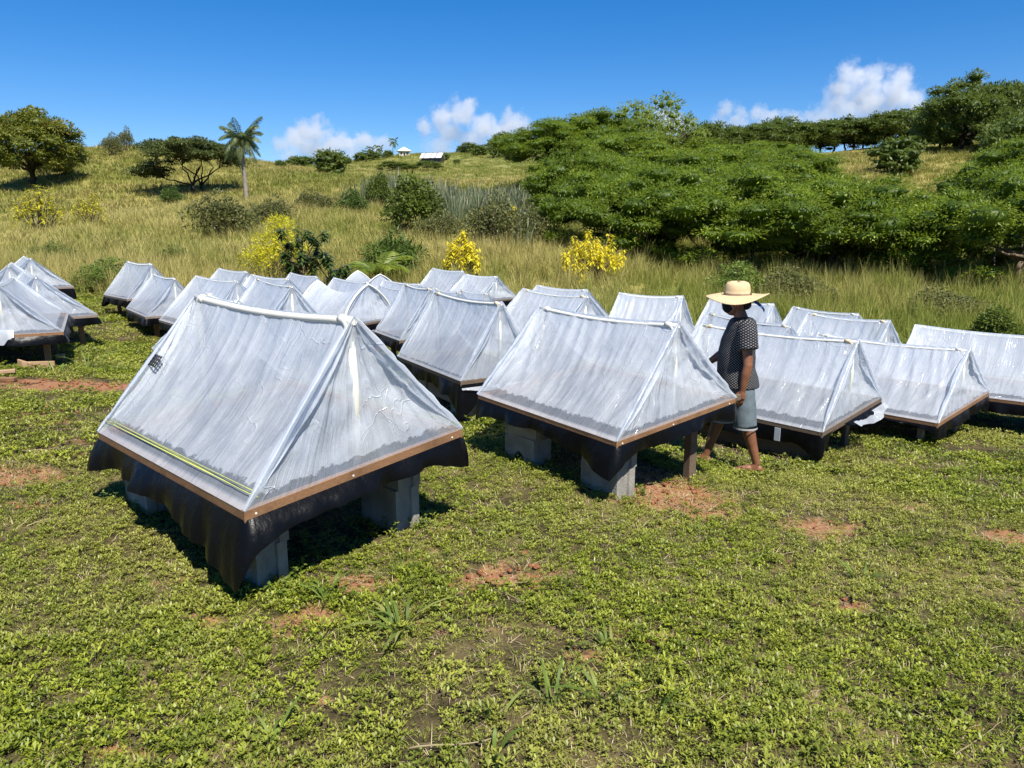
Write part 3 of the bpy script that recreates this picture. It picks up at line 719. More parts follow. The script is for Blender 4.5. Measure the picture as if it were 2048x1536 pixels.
def make_tent(key, label, wood='wood', sheet='sheet', legs='post', drop=.11, flare=.02, low=(0, 0, 0, 0), ip=.02, iq=.02, pvc=.016, old=0, fold=1.0, sag=.05, dome=False, skirt=True, bh=.06, ramp=1.0, group='plastic sheet drying tents', inset=.24, legmat='wood'):
    x, y, yaw, zb, L, W, H, td, tw, _ = TENTS[key]
    if dome: H = H * 1.1
    seed = sum(ord(c) * (i + 3) for i, c in enumerate(key)) % 97 + 2
    root = empty('drying_tent', (x, y, zb), R(yaw), label, 'drying tent', group)
    nu = 84 if y < 9 else 48
    link('sheet', sheet_mesh(L + .01, W + .01, H + .012, td, tw, ip, iq, seed, M[sheet], fold, sag, dome, nu, 36 if y < 9 else 22), root)
    if not dome and y < 14:
        g = np.random.default_rng(seed + 500)
        for end in (-1, 1):
            ye = end * L / 2; ry = (-L / 2 + iq) if end < 0 else (L / 2 - ip)
            for sgn in (-1, 1):
                nt, ns = 40, 7; T, S_ = np.meshgrid(np.linspace(0, 1, nt), np.linspace(-1, 1, ns), indexing='ij')
                a_ = np.array([sgn * W / 2, ye, td * ye + tw * sgn * W / 2]); r_ = np.array([0, ry, H + .004])
                P = a_ * (1 - T[..., None]) + r_ * T[..., None]
                wd = (.008 + .022 * np.sin(np.pi * np.clip(T, 0, 1)) ** .6 * (.6 + .8 * vnoise(T * 5, seed + sgn + 3 * end))) * (.6 + .4 * (y < 9))
                ax = np.array([0, -end, 0.0]); ay = np.array([-sgn, 0, 0.0]); out = np.array([sgn * H, end * W * .5, W * .4]); out /= np.linalg.norm(out)
                crumple = (vnoise2(T * 22, S_ * 1.6 + 9, seed + sgn) - .5) * .014
                P = P + ax * (wd * np.clip(S_, 0, 1))[..., None] * 1.3 + ay * (wd * np.clip(-S_, 0, 1))[..., None] * 1.1 + out * (.010 * (1 - np.abs(S_)) + .003 + crumple * (1 - S_ ** 2))[..., None]
                P[..., 2] += np.clip(np.abs(S_), 0, 1) * wd * .25
                i = np.arange(nt - 1)[:, None] * ns + np.arange(ns - 1)[None]
                link('corner_fold', np_mesh('corner_fold', P.reshape(-1, 3), np.stack([i, i + 1, i + ns + 1, i + ns], -1).reshape(-1, 4), M['sheet_fold'], True, {'vv': np.full(nt * ns, .5), 'fold': (.8 * vnoise2(T * 30, S_ * 2, seed)).ravel()}), root)
    wm = M[wood]; th = .042
    for sgn in (-1, 1):
        b = MB(); b.box((sgn * (W / 2 - th / 2), 0, -bh / 2), (th, L, bh), bev=.004); link('frame_board', shear(b.mesh('frame_board', wm), td, tw), root)
        b = MB(); b.box((0, sgn * (L / 2 - th / 2 + .003), -bh / 2 + .002), (W - 2 * th - .002 if sgn > 0 else W + .004, th, bh), bev=.004)
        fb = link('frame_board', shear(b.mesh('frame_board', wm), td, tw), root)
        if key in ('T1', 'T2') and sgn < 0:
            for sx in (-.46, -.06, .44):
                c = MB(); c.tube([(sx * W, -L / 2 - .001, -bh * .45), (sx * W, -L / 2 - .006, -bh * .45)], .006, 8); link('screw', shear(c.mesh('screw', M['pvc']), td, tw), fb)
    b = MB(); b.box((0, 0, -.062), (W - 2 * th, L - 2 * th, .008)); link('tray_liner', shear(b.mesh('tray_liner', M['black']), td, tw), root)
    pm = M['pvc']
    if not dome:
        ys = [-L / 2 + iq + (L - ip - iq) * i / 10 for i in range(11)]
        b = MB(); b.tube([(0, yy, H - .022 - .035 * math.sin(math.pi * i / 10)) for i, yy in enumerate(ys)], pvc, 10); link('ridge_pipe', b.mesh('ridge_pipe', pm), root)
        for end, yy in ((-1, -L / 2 + iq), (1, L / 2 - ip)):
            yb = end * (L / 2 - .09); e0 = .05
            b = MB(); b.tube([(0, yb, td * yb - .05), (0, yb + (yy - yb) * .5 + end * .0, H * .5), (0, yy - end * .05, H - .06)], pvc, 10); link('upright_pipe', b.mesh('upright_pipe', pm), root)
            b = MB(); arc = [(0, yy - end * (.05 + e0 * (1 - math.cos(a))), H - .022 - e0 * (1 - math.sin(a))) for a in [math.pi / 2 * i / 5 for i in range(6)]]
            arc = [(0, yy - end * .05, H - .10)] + arc + [(0, yy - end * .13, H - .022)]
            b.tube(arc, pvc * 1.28, 10); link('elbow', b.mesh('elbow', M['pvc_old'] if old else pm), root)
    else:
        for yy in (-L / 2 + iq, L / 2 - ip):
            hv = [i / 14 for i in range(15)]; hw = [W / 2 * (1 - v_ ** 1.9) ** .85 for v_ in hv]
            b = MB(); b.tube([(-w_, yy, H * v_ + (1 - v_) * (td * yy - tw * w_)) for v_, w_ in zip(hv, hw)] + [(w_, yy, H * v_ + (1 - v_) * (td * yy + tw * w_)) for v_, w_ in list(zip(hv, hw))[-2::-1]], pvc, 8)
            link('hoop_pipe', b.mesh('hoop_pipe', pm), root)
    if skirt: link('liner_skirt', skirt_mesh(L, W, td, tw, seed, drop if hasattr(drop, '__len__') else (drop,) * 4, flare, -bh, low, ramp), root)
    M4 = Matrix.Translation((x, y, zb)) @ Matrix.Rotation(R(yaw), 4, 'Z')
    for sx in (-1, 1):
        for sy in (-1, 1):
            lx, ly = sx * (W / 2 - inset), sy * (L / 2 - inset)
            w_ = M4 @ Vector((lx, ly, 0)); gl = float(gz(w_.x, w_.y)) - zb
            top = -bh + td * ly + tw * lx + .001
            if legs == 'post':
                b = MB(); b.box((lx, ly, (top + gl - .06) / 2), (.085, .05, top - gl + .06), bev=.004); link('leg', b.mesh('leg', M[legmat]), root)
            elif legs == 'mixed' and (sx, sy) in ((1, -1),):
                b = MB(); b.box((lx, ly, (top + gl - .06) / 2), (.085, .07, top - gl + .06), bev=.004); link('leg', b.mesh('leg', M['wood_dark']), root)
    return root

def pile(key, lx, ly, n, rz, label, me=None, top_gap=None, dz=0.0):
    """concrete blocks stacked under the frame at local (lx, ly)"""
    x, y, yaw, zb, L, W, H, td, tw, _ = TENTS[key]
    w_ = Matrix.Translation((x, y, zb)) @ Matrix.Rotation(R(yaw), 4, 'Z') @ Vector((lx, ly, 0)); g = float(gz(w_.x, w_.y))
    top = zb + td * ly + tw * lx - .072
    h = (top - g + .02) / n
    for i in range(n):
        o = link('concrete_block', me if (me and i == 0) else block_me, None, (w_.x + (.008 if i else 0), w_.y, g - .02 + i * h), R(yaw + rz) + .05 * i)
        o.scale = (1, 1, h / .1905)
        tag(o, (label + (', upper' if i else ', lower')) if n > 1 else label, 'concrete block', 'concrete blocks under the tents')

T_ = TENTS
make_tent('T1', 'large milky plastic tent on orange brown frame with yellow green strings along its base', legs='none', low=(.04, .10, .05, .06), ramp=2.2, drop=(.135, .085, .13, .15), flare=.05, pvc=.025, iq=.06, ip=.06, fold=1.2, bh=.07, sheet='sheet')
make_tent('T2', 'droplet speckled plastic tent on brown frame, its front corner over red bare earth', legs='mixed', low=(.06, .06, .03, .06), ramp=2.0, drop=(.09, .08, .12, .12), flare=.025, pvc=.018, iq=.05, ip=.03, fold=1.1, bh=.056, sheet='sheet')
make_tent('T3', 'clear grey plastic tent with rusty orange ridge end and crumpled shiny corner', wood='wood_dark', sheet='sheet_dry', legs='none', drop=.12, low=(.22, 0, 0, 0), old=1, fold=.8)
make_tent('T4', 'plastic tent on dark frame with loose clear film hanging, beside the person', wood='wood_dark', sheet='sheet', legs='post', legmat='wood_dark', drop=(.12, .02, .12, .12), low=(.12, 0, 0, .05), old=1, fold=1.0)
make_tent('T5', 'plastic tent on pale timber legs with ragged black skirt on its gable end', wood='wood', sheet='sheet_milky', legs='post', legmat='wood_pale', drop=(.01, .10, .1, .05), low=(.06, .10, 0, 0), fold=1.0)
make_tent('T6', 'plastic tent cut by the picture edge next to the leafy dark shrub', wood='wood', sheet='sheet_milky', legs='post', legmat='wood_pale', drop=.10, fold=1.0)
make_tent('T7', 'plastic tent with orange pipe ends overlapping another before the tall green grass', wood='wood_grey', sheet='sheet_dry', old=1)
make_tent('T8', 'plastic tent half hidden by another tent against the tall green grass', wood='wood_grey', sheet='sheet')
make_tent('T9', 'plastic tent with white ridge directly behind the straw hat', wood='wood_grey', sheet='sheet_milky')
make_tent('T10', 'plastic tent with only its ridge showing behind the dark framed tent', wood='wood_grey', sheet='sheet_dry', old=1)
make_tent('T11', 'plastic tent standing alone before the golden grass, left of the straw hat', wood='wood', sheet='sheet_milky')
make_tent('T12', 'plastic tent with orange tipped ridge behind the droplet speckled tent', wood='wood_dark', sheet='sheet', old=1)
make_tent('T13', 'plastic tent whose white ridge shows above an orange tipped one', wood='wood_dark', sheet='sheet_milky')
make_tent('T14', 'plastic tent with plain white ridge furthest back below the yellow croton bush', wood='wood_dark', sheet='sheet_milky')
make_tent('T15', 'plastic tent with dark base board in front of the one below the yellow croton', wood='wood_dark', sheet='sheet')
make_tent('T16', 'pale plastic tent with dark base tucked behind the rusty ended clear tent', wood='wood_dark', sheet='sheet_dry', legmat='wood_dark', old=1)
make_tent('T17', 'plastic tent showing a yellowed pipe elbow above the rusty ended tent', wood='wood_dark', sheet='sheet', old=1)
make_tent('T18', 'plastic tent glimpsed above the ridge of the rusty ended tent', wood='wood_dark', sheet='sheet', old=1)
make_tent('T19', 'plastic tent with flat white ridge behind the arched hoop tent', wood='wood_dark', sheet='sheet_milky')
make_tent('T20', 'plastic tent with plain ridge close beside the arched hoop tent', wood='wood_dark', sheet='sheet')
make_tent('L1', 'plastic tent on pinkish brown frame at the end of the row beside the grassy aisle', wood='wood_grey', sheet='sheet_dry', drop=.12, low=(.08, .05, 0, .1))
make_tent('L2', 'plastic tent with shiny crumpled gable beside the grassy aisle', wood='wood_grey', sheet='sheet_dry', drop=.10, low=(.02, .05, 0, .12))
make_tent('L3', 'plastic tent with yellowed pipe joint behind the ridge of the large tent', wood='wood_grey', sheet='sheet', old=1)
make_tent('L4', 'plastic tent with bare white pipe ends in front of dry golden grass', wood='wood_grey', sheet='sheet')
make_tent('L5', 'plastic tent with finely streaked slope and yellowed pipe joint below the mango sapling', wood='wood_grey', sheet='sheet_milky', old=1, fold=1.3)
make_tent('L6', 'plastic tent whose low ridge runs below the lime green bush', wood='wood_grey', sheet='sheet', old=1)
make_tent('L7', 'plastic tent in front of the mango sapling', wood='wood_grey', sheet='sheet_milky')
make_tent('L8', 'plastic tent between the mango sapling and the young palm', wood='wood_grey', sheet='sheet')
make_tent('L9', 'plastic tent peeping over the ridge of the large tent', wood='wood_grey', sheet='sheet_dry', pvc=.024)
make_tent('D1', 'rounded hoop tent of plastic sheet with a sagging roof', wood='wood_dark', sheet='sheet_milky', dome=True, pvc=.022)
make_tent('D2', 'rounded hoop tent showing only its arches below the young palm', wood='wood_dark', sheet='sheet_milky', dome=True)
make_tent('F1', 'plastic tent with black skirt at the hill end of the row across the aisle', wood='wood_grey', sheet='sheet', drop=.2, legmat='wood_dark')
make_tent('F2', 'plastic tent with leaning pipe end, second along the row across the aisle', wood='wood_grey', sheet='sheet_milky')
make_tent('F3', 'plastic tent with torn black liner and rope at its corner, across the aisle', wood='wood_grey', sheet='sheet', drop=.10, legmat='wood')
make_tent('F4', 'plastic tent with bluish slope and a loose fold of film over its frame', wood='wood', sheet='sheet', drop=.10, flare=.03, legmat='wood')

# blocks
t1, t2, t3 = T_['T1'], T_['T2'], T_['T3']
pile('T1', t1[5] / 2 - .27, -t1[4] / 2 + .44, 2, 90, 'grey concrete block under the orange brown frame, standing in sun by leafy weeds')
pile('T1', -t1[5] / 2 + .22, -t1[4] / 2 + .36, 2, 90, 'grey concrete block half hidden by the black skirt at the front corner')
pile('T1', -t1[5] / 2 + .2, t1[4] / 2 - .3, 2, 90, 'shaded concrete block under the far corner of the large tent')
pile('T1', t1[5] / 2 - .2, t1[4] / 2 - .3, 2, 90, 'shaded concrete block at the back corner of the large tent')
pile('T2', -t2[5] / 2 + .22, -t2[4] / 2 + .3, 2, 90, 'concrete block beside the red earth patch under the speckled tent')
pile('T2', -t2[5] / 2 + .2, t2[4] / 2 - .45, 2, 90, 'arched concrete block with a gap at its foot under the speckled tent', arch_me)
pile('T3', -t3[5] / 2 + .2, -t3[4] / 2 + .25, 2, 90, 'brown stained concrete block under the rusty ended tent')
pile('T3', t3[5] / 2 - .25, -t3[4] / 2 + .25, 2, 0, 'concrete block behind the black flap of the rusty ended tent')
pile('T3', -t3[5] / 2 + .2, t3[4] / 2 - .3, 2, 90, 'dark concrete block under the back of the rusty ended tent')

# strings, patch, tag, rope, loose film
def tent_root(i): return [o for o in COL.objects if o.name == ('drying_tent' if i == 0 else 'drying_tent.%03d' % i)][0]
KEYS = [k for k in ('T1 T2 T3 T4 T5 T6 T7 T8 T9 T10 T11 T12 T13 T14 T15 T16 T17 T18 T19 T20 L1 L2 L3 L4 L5 L6 L7 L8 L9 D1 D2 F1 F2 F3 F4').split()]
def troot(k): return tent_root(KEYS.index(k))
def on_slope(k, u, v, out=.008, side=-1):
    x, y, yaw, zb, L, W, H, td, tw, _ = TENTS[k]
    b = np.array([side * W / 2, -L / 2 + u * L, td * (-L / 2 + u * L) + tw * side * W / 2]); t = np.array([0, -L / 2 + .06 + u * (L - .12), H - .035 * math.sin(math.pi * u)])
    p = b * (1 - v) + t * v; n = np.array([side * H, 0, W / 2]); n /= np.linalg.norm(n)
    return p + n * (out - .05 * math.sin(math.pi * v) * (.45 + .55 * math.sin(math.pi * u)) * .8)
for v0 in (.075, .092):
    b = MB(); b.tube([on_slope('T1', i / 12, v0, .010) for i in range(13)] + [(-t1[5] / 2 * .9, -t1[4] / 2 - .004, t1[8] * -t1[5] / 2 + .05)], .0026, 6); b.build('string', M['string'], troot('T1'))
b = MB()
for i in range(4):
    b.tube([on_slope('T1', .945 + i * .015, .48, .012), on_slope('T1', .945 + i * .015, .56, .012)], .005, 5)
for i in range(4):
    b.tube([on_slope('T1', .94, .485 + i * .022, .012), on_slope('T1', .995, .485 + i * .022, .012)], .005, 5)
b.build('mesh_patch', M['mesh_patch'], troot('T1'))
x, y, yaw, zb, L, W, H, td, tw, _ = T_['F3']
b = MB()
for k in range(2): b.tube([(-W / 2 + .1 + .02 * k, -L / 2 - .02, -.02), (-W / 2 + .0, -L / 2 - .08, -.05 - .03 * k), (-W / 2 - .12, -L / 2 - .10, -.02 - .02 * k), (-W / 2 - .2, -L / 2 - .06, .02)], .009, 6)
b.build('rope', M['rope'], troot('F3'))
def flap(k, a, b_, drop, out, seed, mat='sheet_milky', name='loose_film'):
    """film hanging over the frame between local points a and b"""
    n, m = 30, 8; u, v = np.meshgrid(np.linspace(0, 1, n), np.linspace(0, 1, m)); a, b_ = np.array(a), np.array(b_)
    d = b_ - a; nrm = np.array([d[1], -d[0], 0]); nrm = nrm / np.linalg.norm(nrm)
    P = a + d * u[..., None] + nrm * (out * (.25 + v) + .05 * (vnoise(u * 6, seed) - .5) * v)[..., None]
    P[..., 2] -= v * drop * (.55 + .8 * vnoise(u * 4, seed + 1)) * np.sin(np.pi * np.clip(u, .06, .94)) ** .5
    i = np.arange(m - 1)[:, None] * n + np.arange(n - 1)[None]
    me = np_mesh(name, P.reshape(-1, 3), np.stack([i, i + 1, i + n + 1, i + n], -1).reshape(-1, 4), M[mat], True, {'vv': np.full(n * m, .5), 'fold': (.6 * vnoise(u * 9, seed + 3)).ravel()})
    link(name, me, troot(k))
x, y, yaw, zb, L, W, H, td, tw, _ = T_['T4']
flap('T4', (-.05, -L / 2 - .01, -.08), (W / 2 + .02, -L / 2 - .01, -.06 + tw * W / 2), .11, .07, 5, 'sheet_dry')
x, y, yaw, zb, L, W, H, td, tw, _ = T_['F4']
flap('F4', (-.16, -L / 2 - .012, .05), (.12, -L / 2 - .012, .03), .22, .04, 8)
x, y, yaw, zb, L, W, H, td, tw, _ = T_['T3']
flap('T3', (-W / 2, -L / 2 - .012, -.09), (W / 2, -L / 2 - .012, -.09), .06, .03, 9, 'sheet_dry')
x, y, yaw, zb, L, W, H, td, tw, _ = T_['T4']
b = MB(); b.box((-W / 2 - .05, -L / 2 + .42, -.17), (.006, .06, .13), bev=.002); b.build('clear_tag', M['sheet_milky'], troot('T4'))
x, y, yaw, zb, L, W, H, td, tw, _ = T_['T2']
b = MB(); b.box((W / 2 + .03, -L / 2 + .02, tw * W / 2 - .03), (.10, .035, .05), bev=.003); b.build('frame_stub', M['wood_dark'], troot('T2'))
# plank behind the legs of T4 and the edge board of T3
x, y, yaw, zb, L, W, H, td, tw, _ = T_['T4']
b = MB(); b.box((-W / 2 + .12, 0, -.28), (.03, L * .9, .16), bev=.004); link('side_plank', shear(b.mesh('side_plank', M['wood_dark']), td, tw), troot('T4'))
x, y, yaw, zb, L, W, H, td, tw, _ = T_['T3']
b = MB(); b.box((-W / 2 + .16, .1, -.26), (.03, L * .75, .2), bev=.004); link('side_plank', shear(b.mesh('side_plank', M['wood_grey']), td, tw), troot('T3'))
# ------------------------------------------------------------------ plants
bm = bmesh.new(); bmesh.ops.create_icosphere(bm, subdivisions=2, radius=1); ICO_V = np.array([v.co[:] for v in bm.verts]); ICO_F = np.array([[v.index for v in f.verts] for f in bm.faces]); bm.free()
def leaf_tris(C, D, Nn, length, width, fold=.18, tip=1.0):
    """C centres of leaf bases, D directions, Nn normals -> diamond leaves folded along the midrib"""
    n = len(C); D = D / np.linalg.norm(D, axis=1, keepdims=True); S = np.cross(D, Nn); S /= np.maximum(np.linalg.norm(S, axis=1, keepdims=True), 1e-6); N2 = np.cross(S, D)
    length = np.broadcast_to(np.asarray(length, float), (n,))[:, None]; width = np.broadcast_to(np.asarray(width, float), (n,))[:, None]
    mid = C + D * length * .45
    V = np.stack([C, mid + S * width / 2 - N2 * width * fold, C + D * length - N2 * length * .10, mid - S * width / 2 - N2 * width * fold], 1).reshape(-1, 3)
    i = np.arange(n)[:, None] * 4; Fq = np.concatenate([i + [[0, 1, 2]], i + [[0, 2, 3]]], 0)
    return V, Fq
def rdir(g, n):
    v = g.normal(size=(n, 3)); return v / np.linalg.norm(v, axis=1, keepdims=True)
def crown_mesh(name, pads, mat, g, per=150, leaf=(.26, .10), up=.9, core=0.0, droop=.35):
    """pads: (x, y, z, radius, flatness). Leaves cover the upper shell of every pad, thin towards the rim."""
    Cs, Ds, Ns, Rn = [], [], [], []
    for (x, y, z, pr, fl) in pads:
        n = max(12, int(per * (pr / 1.0) ** 1.7)); d = rdir(g, n); d[:, 2] = np.abs(d[:, 2]) * np.where(g.random(n) < .78, 1, -1)
        rad = pr * (g.uniform(.5, 1.0, n) ** .6) * (1 + .25 * (vnoise(np.arctan2(d[:, 1], d[:, 0]) * 2.2 + x * 3, int(abs(y * 10)) % 50) - .5) * 2)
        p = d * rad[:, None]; p[:, 2] *= fl; p += np.array([x, y, z])
        out = d.copy(); out[:, 2] -= droop + g.normal(0, .25, n); out += g.normal(0, .35, (n, 3))
        nn = np.array([0, 0, up]) + d * (1 - up * .4) + g.normal(0, .32, (n, 3))
        Cs.append(p); Ds.append(out); Ns.append(nn); Rn.append(np.clip(g.random() * .45 + g.random(n) * .55, 0, 1))
    C, D, Nn, rn = np.concatenate(Cs), np.concatenate(Ds), np.concatenate(Ns), np.concatenate(Rn)
    n = len(C); V, Fq = leaf_tris(C, D, Nn, leaf[0] * g.uniform(.6, 1.25, n), leaf[1] * g.uniform(.7, 1.2, n))
    rn4 = np.repeat(rn, 4)
    if core > 0:                                      # solid dark blob added inside every clump: blocks see-through, stands for inner shade
        Vs, Fs, off = [V], [Fq], len(V)
        for (x, y, z, pr, fl) in pads:
            cv = ICO_V * np.array([pr, pr, pr * fl]) * core * (1 + .5 * (g.random((len(ICO_V), 1)) - .5)) + np.array([x, y, z - pr * fl * .12]); Vs.append(cv); Fs.append(ICO_F + off); off += len(cv)
        nc = off - len(V); V, Fq = np.concatenate(Vs), np.concatenate(Fs); rn4 = np.concatenate([rn4, g.random(nc) * .25])
    return np_mesh(name, V, Fq, mat, False, {'rnd': rn4})
def limb(b, p0, p1, r0, r1, g, wob=.08, n=6):
    p0, p1 = np.array(p0, float), np.array(p1, float); L = np.linalg.norm(p1 - p0)
    pts = [p0 + (p1 - p0) * t + (g.normal(0, wob * L, 3) * math.sin(math.pi * t)) * np.array([1, 1, .4]) for t in np.linspace(0, 1, n)]
    b.tube(pts, [r0 + (r1 - r0) * t for t in np.linspace(0, 1, n)], 7)
    return pts
def branching(pads, trunk_h, r, g, mat, nmain=6, lean=.2, stems=1):
    b = MB(); tips = []
    for s_ in range(stems):
        a = g.uniform(0, 6.28); base = np.array([.12 * stems * math.cos(a), .12 * stems * math.sin(a), -.3]) if stems > 1 else np.array([0, 0, -.3])
        top = np.array([lean * math.cos(a), lean * math.sin(a), trunk_h]); limb(b, base, top, r, r * .72, g, .05); tips.append(top)
    P = np.array([p[:3] for p in pads]); order = g.permutation(len(P))[:nmain * 4]
    mains = []
    for k in range(nmain):
        q = P[order[k]]; s_ = tips[k % len(tips)]; e = s_ + (q - s_) * .62; e[2] = max(e[2], trunk_h * .9); limb(b, s_, e, r * .55, r * .25, g, .07); mains.append(e)
    mains = np.array(mains)
    for k in order[nmain:]:
        q = P[k]; m = mains[np.argmin(((mains - q) ** 2).sum(1))]; limb(b, m, q, r * .24, r * .06, g, .06, 4)
    return b.mesh('trunk', mat)
def plant(name, loc, parts, label, cat, group=None, rz=0.0, s=1.0, sz=None):
    o = empty(name, loc, rz, label, cat, group); o.scale = (s, s, sz or s)
    for nm, me in parts: link(nm, me, o)
    return o

# rain trees: layered umbrella crowns
def rain_pads(g, Rr, H, n=46, skirt=14, zlow=.8):
    pads = []
    for k in range(n):
        r = Rr * math.sqrt((k + .5) / n) * g.uniform(.9, 1.08); a = k * 2.39996 + g.normal() * .25
        z = H * (.60 + .40 * (1 - (r / Rr) ** 2)) + g.normal() * H * .085
        pads.append((r * math.cos(a), r * math.sin(a), z - .3, g.uniform(.55, 1.05) * Rr / 4, g.uniform(.42, .66)))
    for k in range(skirt):
        a = k * 2 * math.pi / skirt + g.normal() * .2; r = Rr * g.uniform(.72, 1.0)
        pads.append((r * math.cos(a), r * math.sin(a), g.uniform(zlow, H * .62), g.uniform(.5, .95) * Rr / 4, g.uniform(.35, .55)))
    return pads
RAIN = []
for i in range(4):
    g = np.random.default_rng(100 + i); pd = rain_pads(g, 4.0, 4.3, 56 + 3 * i, 30, .35)
    RAIN.append([('trunk', branching(pd, 1.1, .15, g, M['bark'], 7, .3, 2)), ('crown', crown_mesh('crown', pd, M['l_rain'], g, 560, (.16, .058), .7, .6))])
FARW = []
for i in range(3):
    g = np.random.default_rng(140 + i); pd = rain_pads(g, 4.2, 4.6, 40, 12, 1.0)
    FARW.append([('trunk', branching(pd, 1.5, .16, g, M['bark_dark'], 5, .3, 1)), ('crown', crown_mesh('crown', pd, M['l_rain_dark'], g, 130, (.36, .15), .9, .6))])
g = np.random.default_rng(150); pd = [(x * 1.0, y * 1.0, z, r_, .9) for (x, y, z, r_, f) in rain_pads(g, 2.6, 5.6, 30, 10, 2.0)]
PALE = [('trunk', branching(pd, 2.0, .12, g, M['bark'], 6)), ('crown', crown_mesh('crown', pd, M['l_pale'], g, 230, (.28, .085), .5, .4))]
GROVE = [  # px, distance, height, radius, variant, label
    (1225, 35, 3.4, 3.2, 0, 'spreading rain tree with dark shade behind the larger yellow croton'),
    (1330, 33, 3.7, 3.8, 1, 'rain tree at the grove corner with bare limbs showing inside'),
    (1490, 31.5, 3.6, 4.2, 2, 'wide layered rain tree at the grove front above the straw hat'),
    (1660, 31, 3.5, 4.1, 3, 'layered rain tree at the grove front over the pale flowering weeds'),
    (1820, 30.5, 3.0, 3.8, 0, 'rain tree at the grove front with a forked pale trunk'),
    (2040, 27, 3.6, 3.6, 1, 'dark rain tree cut by the picture edge behind the leafy shrub'),
    (1180, 45, 3.7, 3.8, 3, 'rain tree rising behind the grove corner beside the cane'),
    (1350, 43, 3.9, 4.5, 2, 'bright topped rain tree in the second rank of the grove'),
    (1540, 41, 3.8, 4.6, 1, 'broad rain tree in the middle of the grove slope'),
    (1725, 40, 2.4, 4.2, 0, 'rain tree in the grove just below the golden clearing'),
    (1885, 38, 2.0, 3.4, 2, 'low rain tree below the golden clearing'),
    (2060, 42, 4.2, 4.2, 3, 'rain tree at the right end of the grove below the clearing'),
    (1240, 56, 3.9, 4.4, 0, 'rain tree high in the grove behind the bare limbed one'),
    (1420, 55, 3.6, 4.8, 3, 'rain tree near the top of the grove left of the clearing'),
    (1555, 56, 3.5, 4.4, 1, 'rain tree bordering the left side of the golden clearing'),
    (1110, 66, 4.0, 4.6, 2, 'umbrella shaped tree with pale trunk at the head of the cane'),
    (1185, 68, 4.7, 5.0, 0, 'tallest dark rain tree on the left crest of the grove'),
    (1400, 72, 3.3, 4.6, 1, 'rain tree on the crest beside the pale feathery trees'),
    (1500, 72, 3.3, 5.0, 2, 'rain tree on the crest to the right of the pale feathery trees'),
    (2060, 56, 4.4, 4.6, 0, 'dark rain tree beside the right end of the golden clearing'),
]
for i, (px, d, h, rr_, v, lb) in enumerate(GROVE):
    o = plant('rain_tree', on_ground(px, d), [], lb, 'tree', 'rain trees in the grove', i * 1.3, rr_ / 4.0, h / 4.3)
    for nm, me in RAIN[v]: link(nm, me, o)
for px, d, s_, lb in ((1262, 70, 1.05, 'pale yellow green feathery tree on the crest left of a bare topped one'), (1310, 74, 1.22, 'tall pale feathery tree rising highest on the grove crest'), (1362, 72, .95, 'pale feathery tree at the right end of the crest group')):
    plant('feathery_tree', on_ground(px, d), PALE, lb, 'tree', 'pale feathery trees', px, s_)
for i in range(22):
    g = np.random.default_rng(300 + i); px = 1385 + i * 24 + g.normal() * 8; d = (128 if i % 2 else 146) + g.normal() * 5
    plant('hill_tree', on_ground(px, d), FARW[i % 3], 'dark spreading tree in the wooded strip along the far right skyline', 'tree', 'trees along the far right skyline', i, g.uniform(1.0, 1.35), g.uniform(.85, 1.15))
for i, (px, d, s_) in enumerate(((1985, 116, 1.35), (2040, 112, 1.4), (2075, 104, 1.3), (2010, 92, .9), (2045, 84, 1.1), (2065, 70, 1.15), (1962, 125, 1.45), (2020, 130, 1.5), (2070, 135, 1.6))):
    plant('hill_tree', on_ground(px, d), FARW[i % 3], 'dark tree on the wooded slope right of the big rounded tree', 'tree', 'trees on the right slope', i * 2.1, s_, s_ * 1.1)

# rounded trees (mango like)
def round_pads(g, Rr, H, z0, n=60, pr=.85):
    pads = []
    for k in range(n):
        t = (k + .5) / n; el = math.asin(1 - 1.55 * t); a = k * 2.39996; q = g.uniform(.66, 1.1)
        pads.append((Rr * math.cos(el) * math.cos(a) * q, Rr * math.cos(el) * math.sin(a) * q, z0 + (H - z0) * (.38 + .62 * math.sin(el) * q), g.uniform(.65, 1.35) * pr, g.uniform(.45, .75)))
    return pads
g = np.random.default_rng(200); pd = round_pads(g, 4.0, 7.6, 1.7, 56, 1.0)
plant('broad_tree', on_ground(80, 80), [('trunk', branching(pd, 1.7, .34, g, M['bark_dark'], 8, .3)), ('crown', crown_mesh('crown', pd, M['l_mango'], g, 330, (.32, .13), .75, .6))], 'large rounded broad leaved tree standing on the left hillside', 'tree', None, .4)
g = np.random.default_rng(201); pd = round_pads(g, 5.0, 8.2, .6, 60, 1.2)
plant('broad_tree', on_ground(1905, 98), [('trunk', branching(pd, 1.6, .36, g, M['bark_dark'], 8, .3)), ('crown', crown_mesh('crown', pd, M['l_rain_dark'], g, 230, (.34, .14), .7, .6))], 'big rounded tree standing above the golden clearing', 'tree', None, 0, 1.0)
g = np.random.default_rng(202); pd = round_pads(g, 1.5, 2.6, .2, 26, .6)
ROUND = [('trunk', branching(pd, .7, .1, g, M['bark_dark'], 4)), ('crown', crown_mesh('crown', pd, M['l_rain_dark'], g, 100, (.4, .17), .6, .75))]
for px, d, s_, lb in ((1782, 82, 1.35, 'upright dark bush standing in the golden clearing'), (668, 108, 1.25, 'round dark bush on the hill crest beside the green valley'), (1862, 102, 2.0, 'dark tree at the left foot of the big rounded tree'), (568, 104, .42, 'tiny dark bush on the crest right of the coconut palm')):
    plant('round_bush', on_ground(px, d), ROUND, lb, 'bush', None, px, s_)
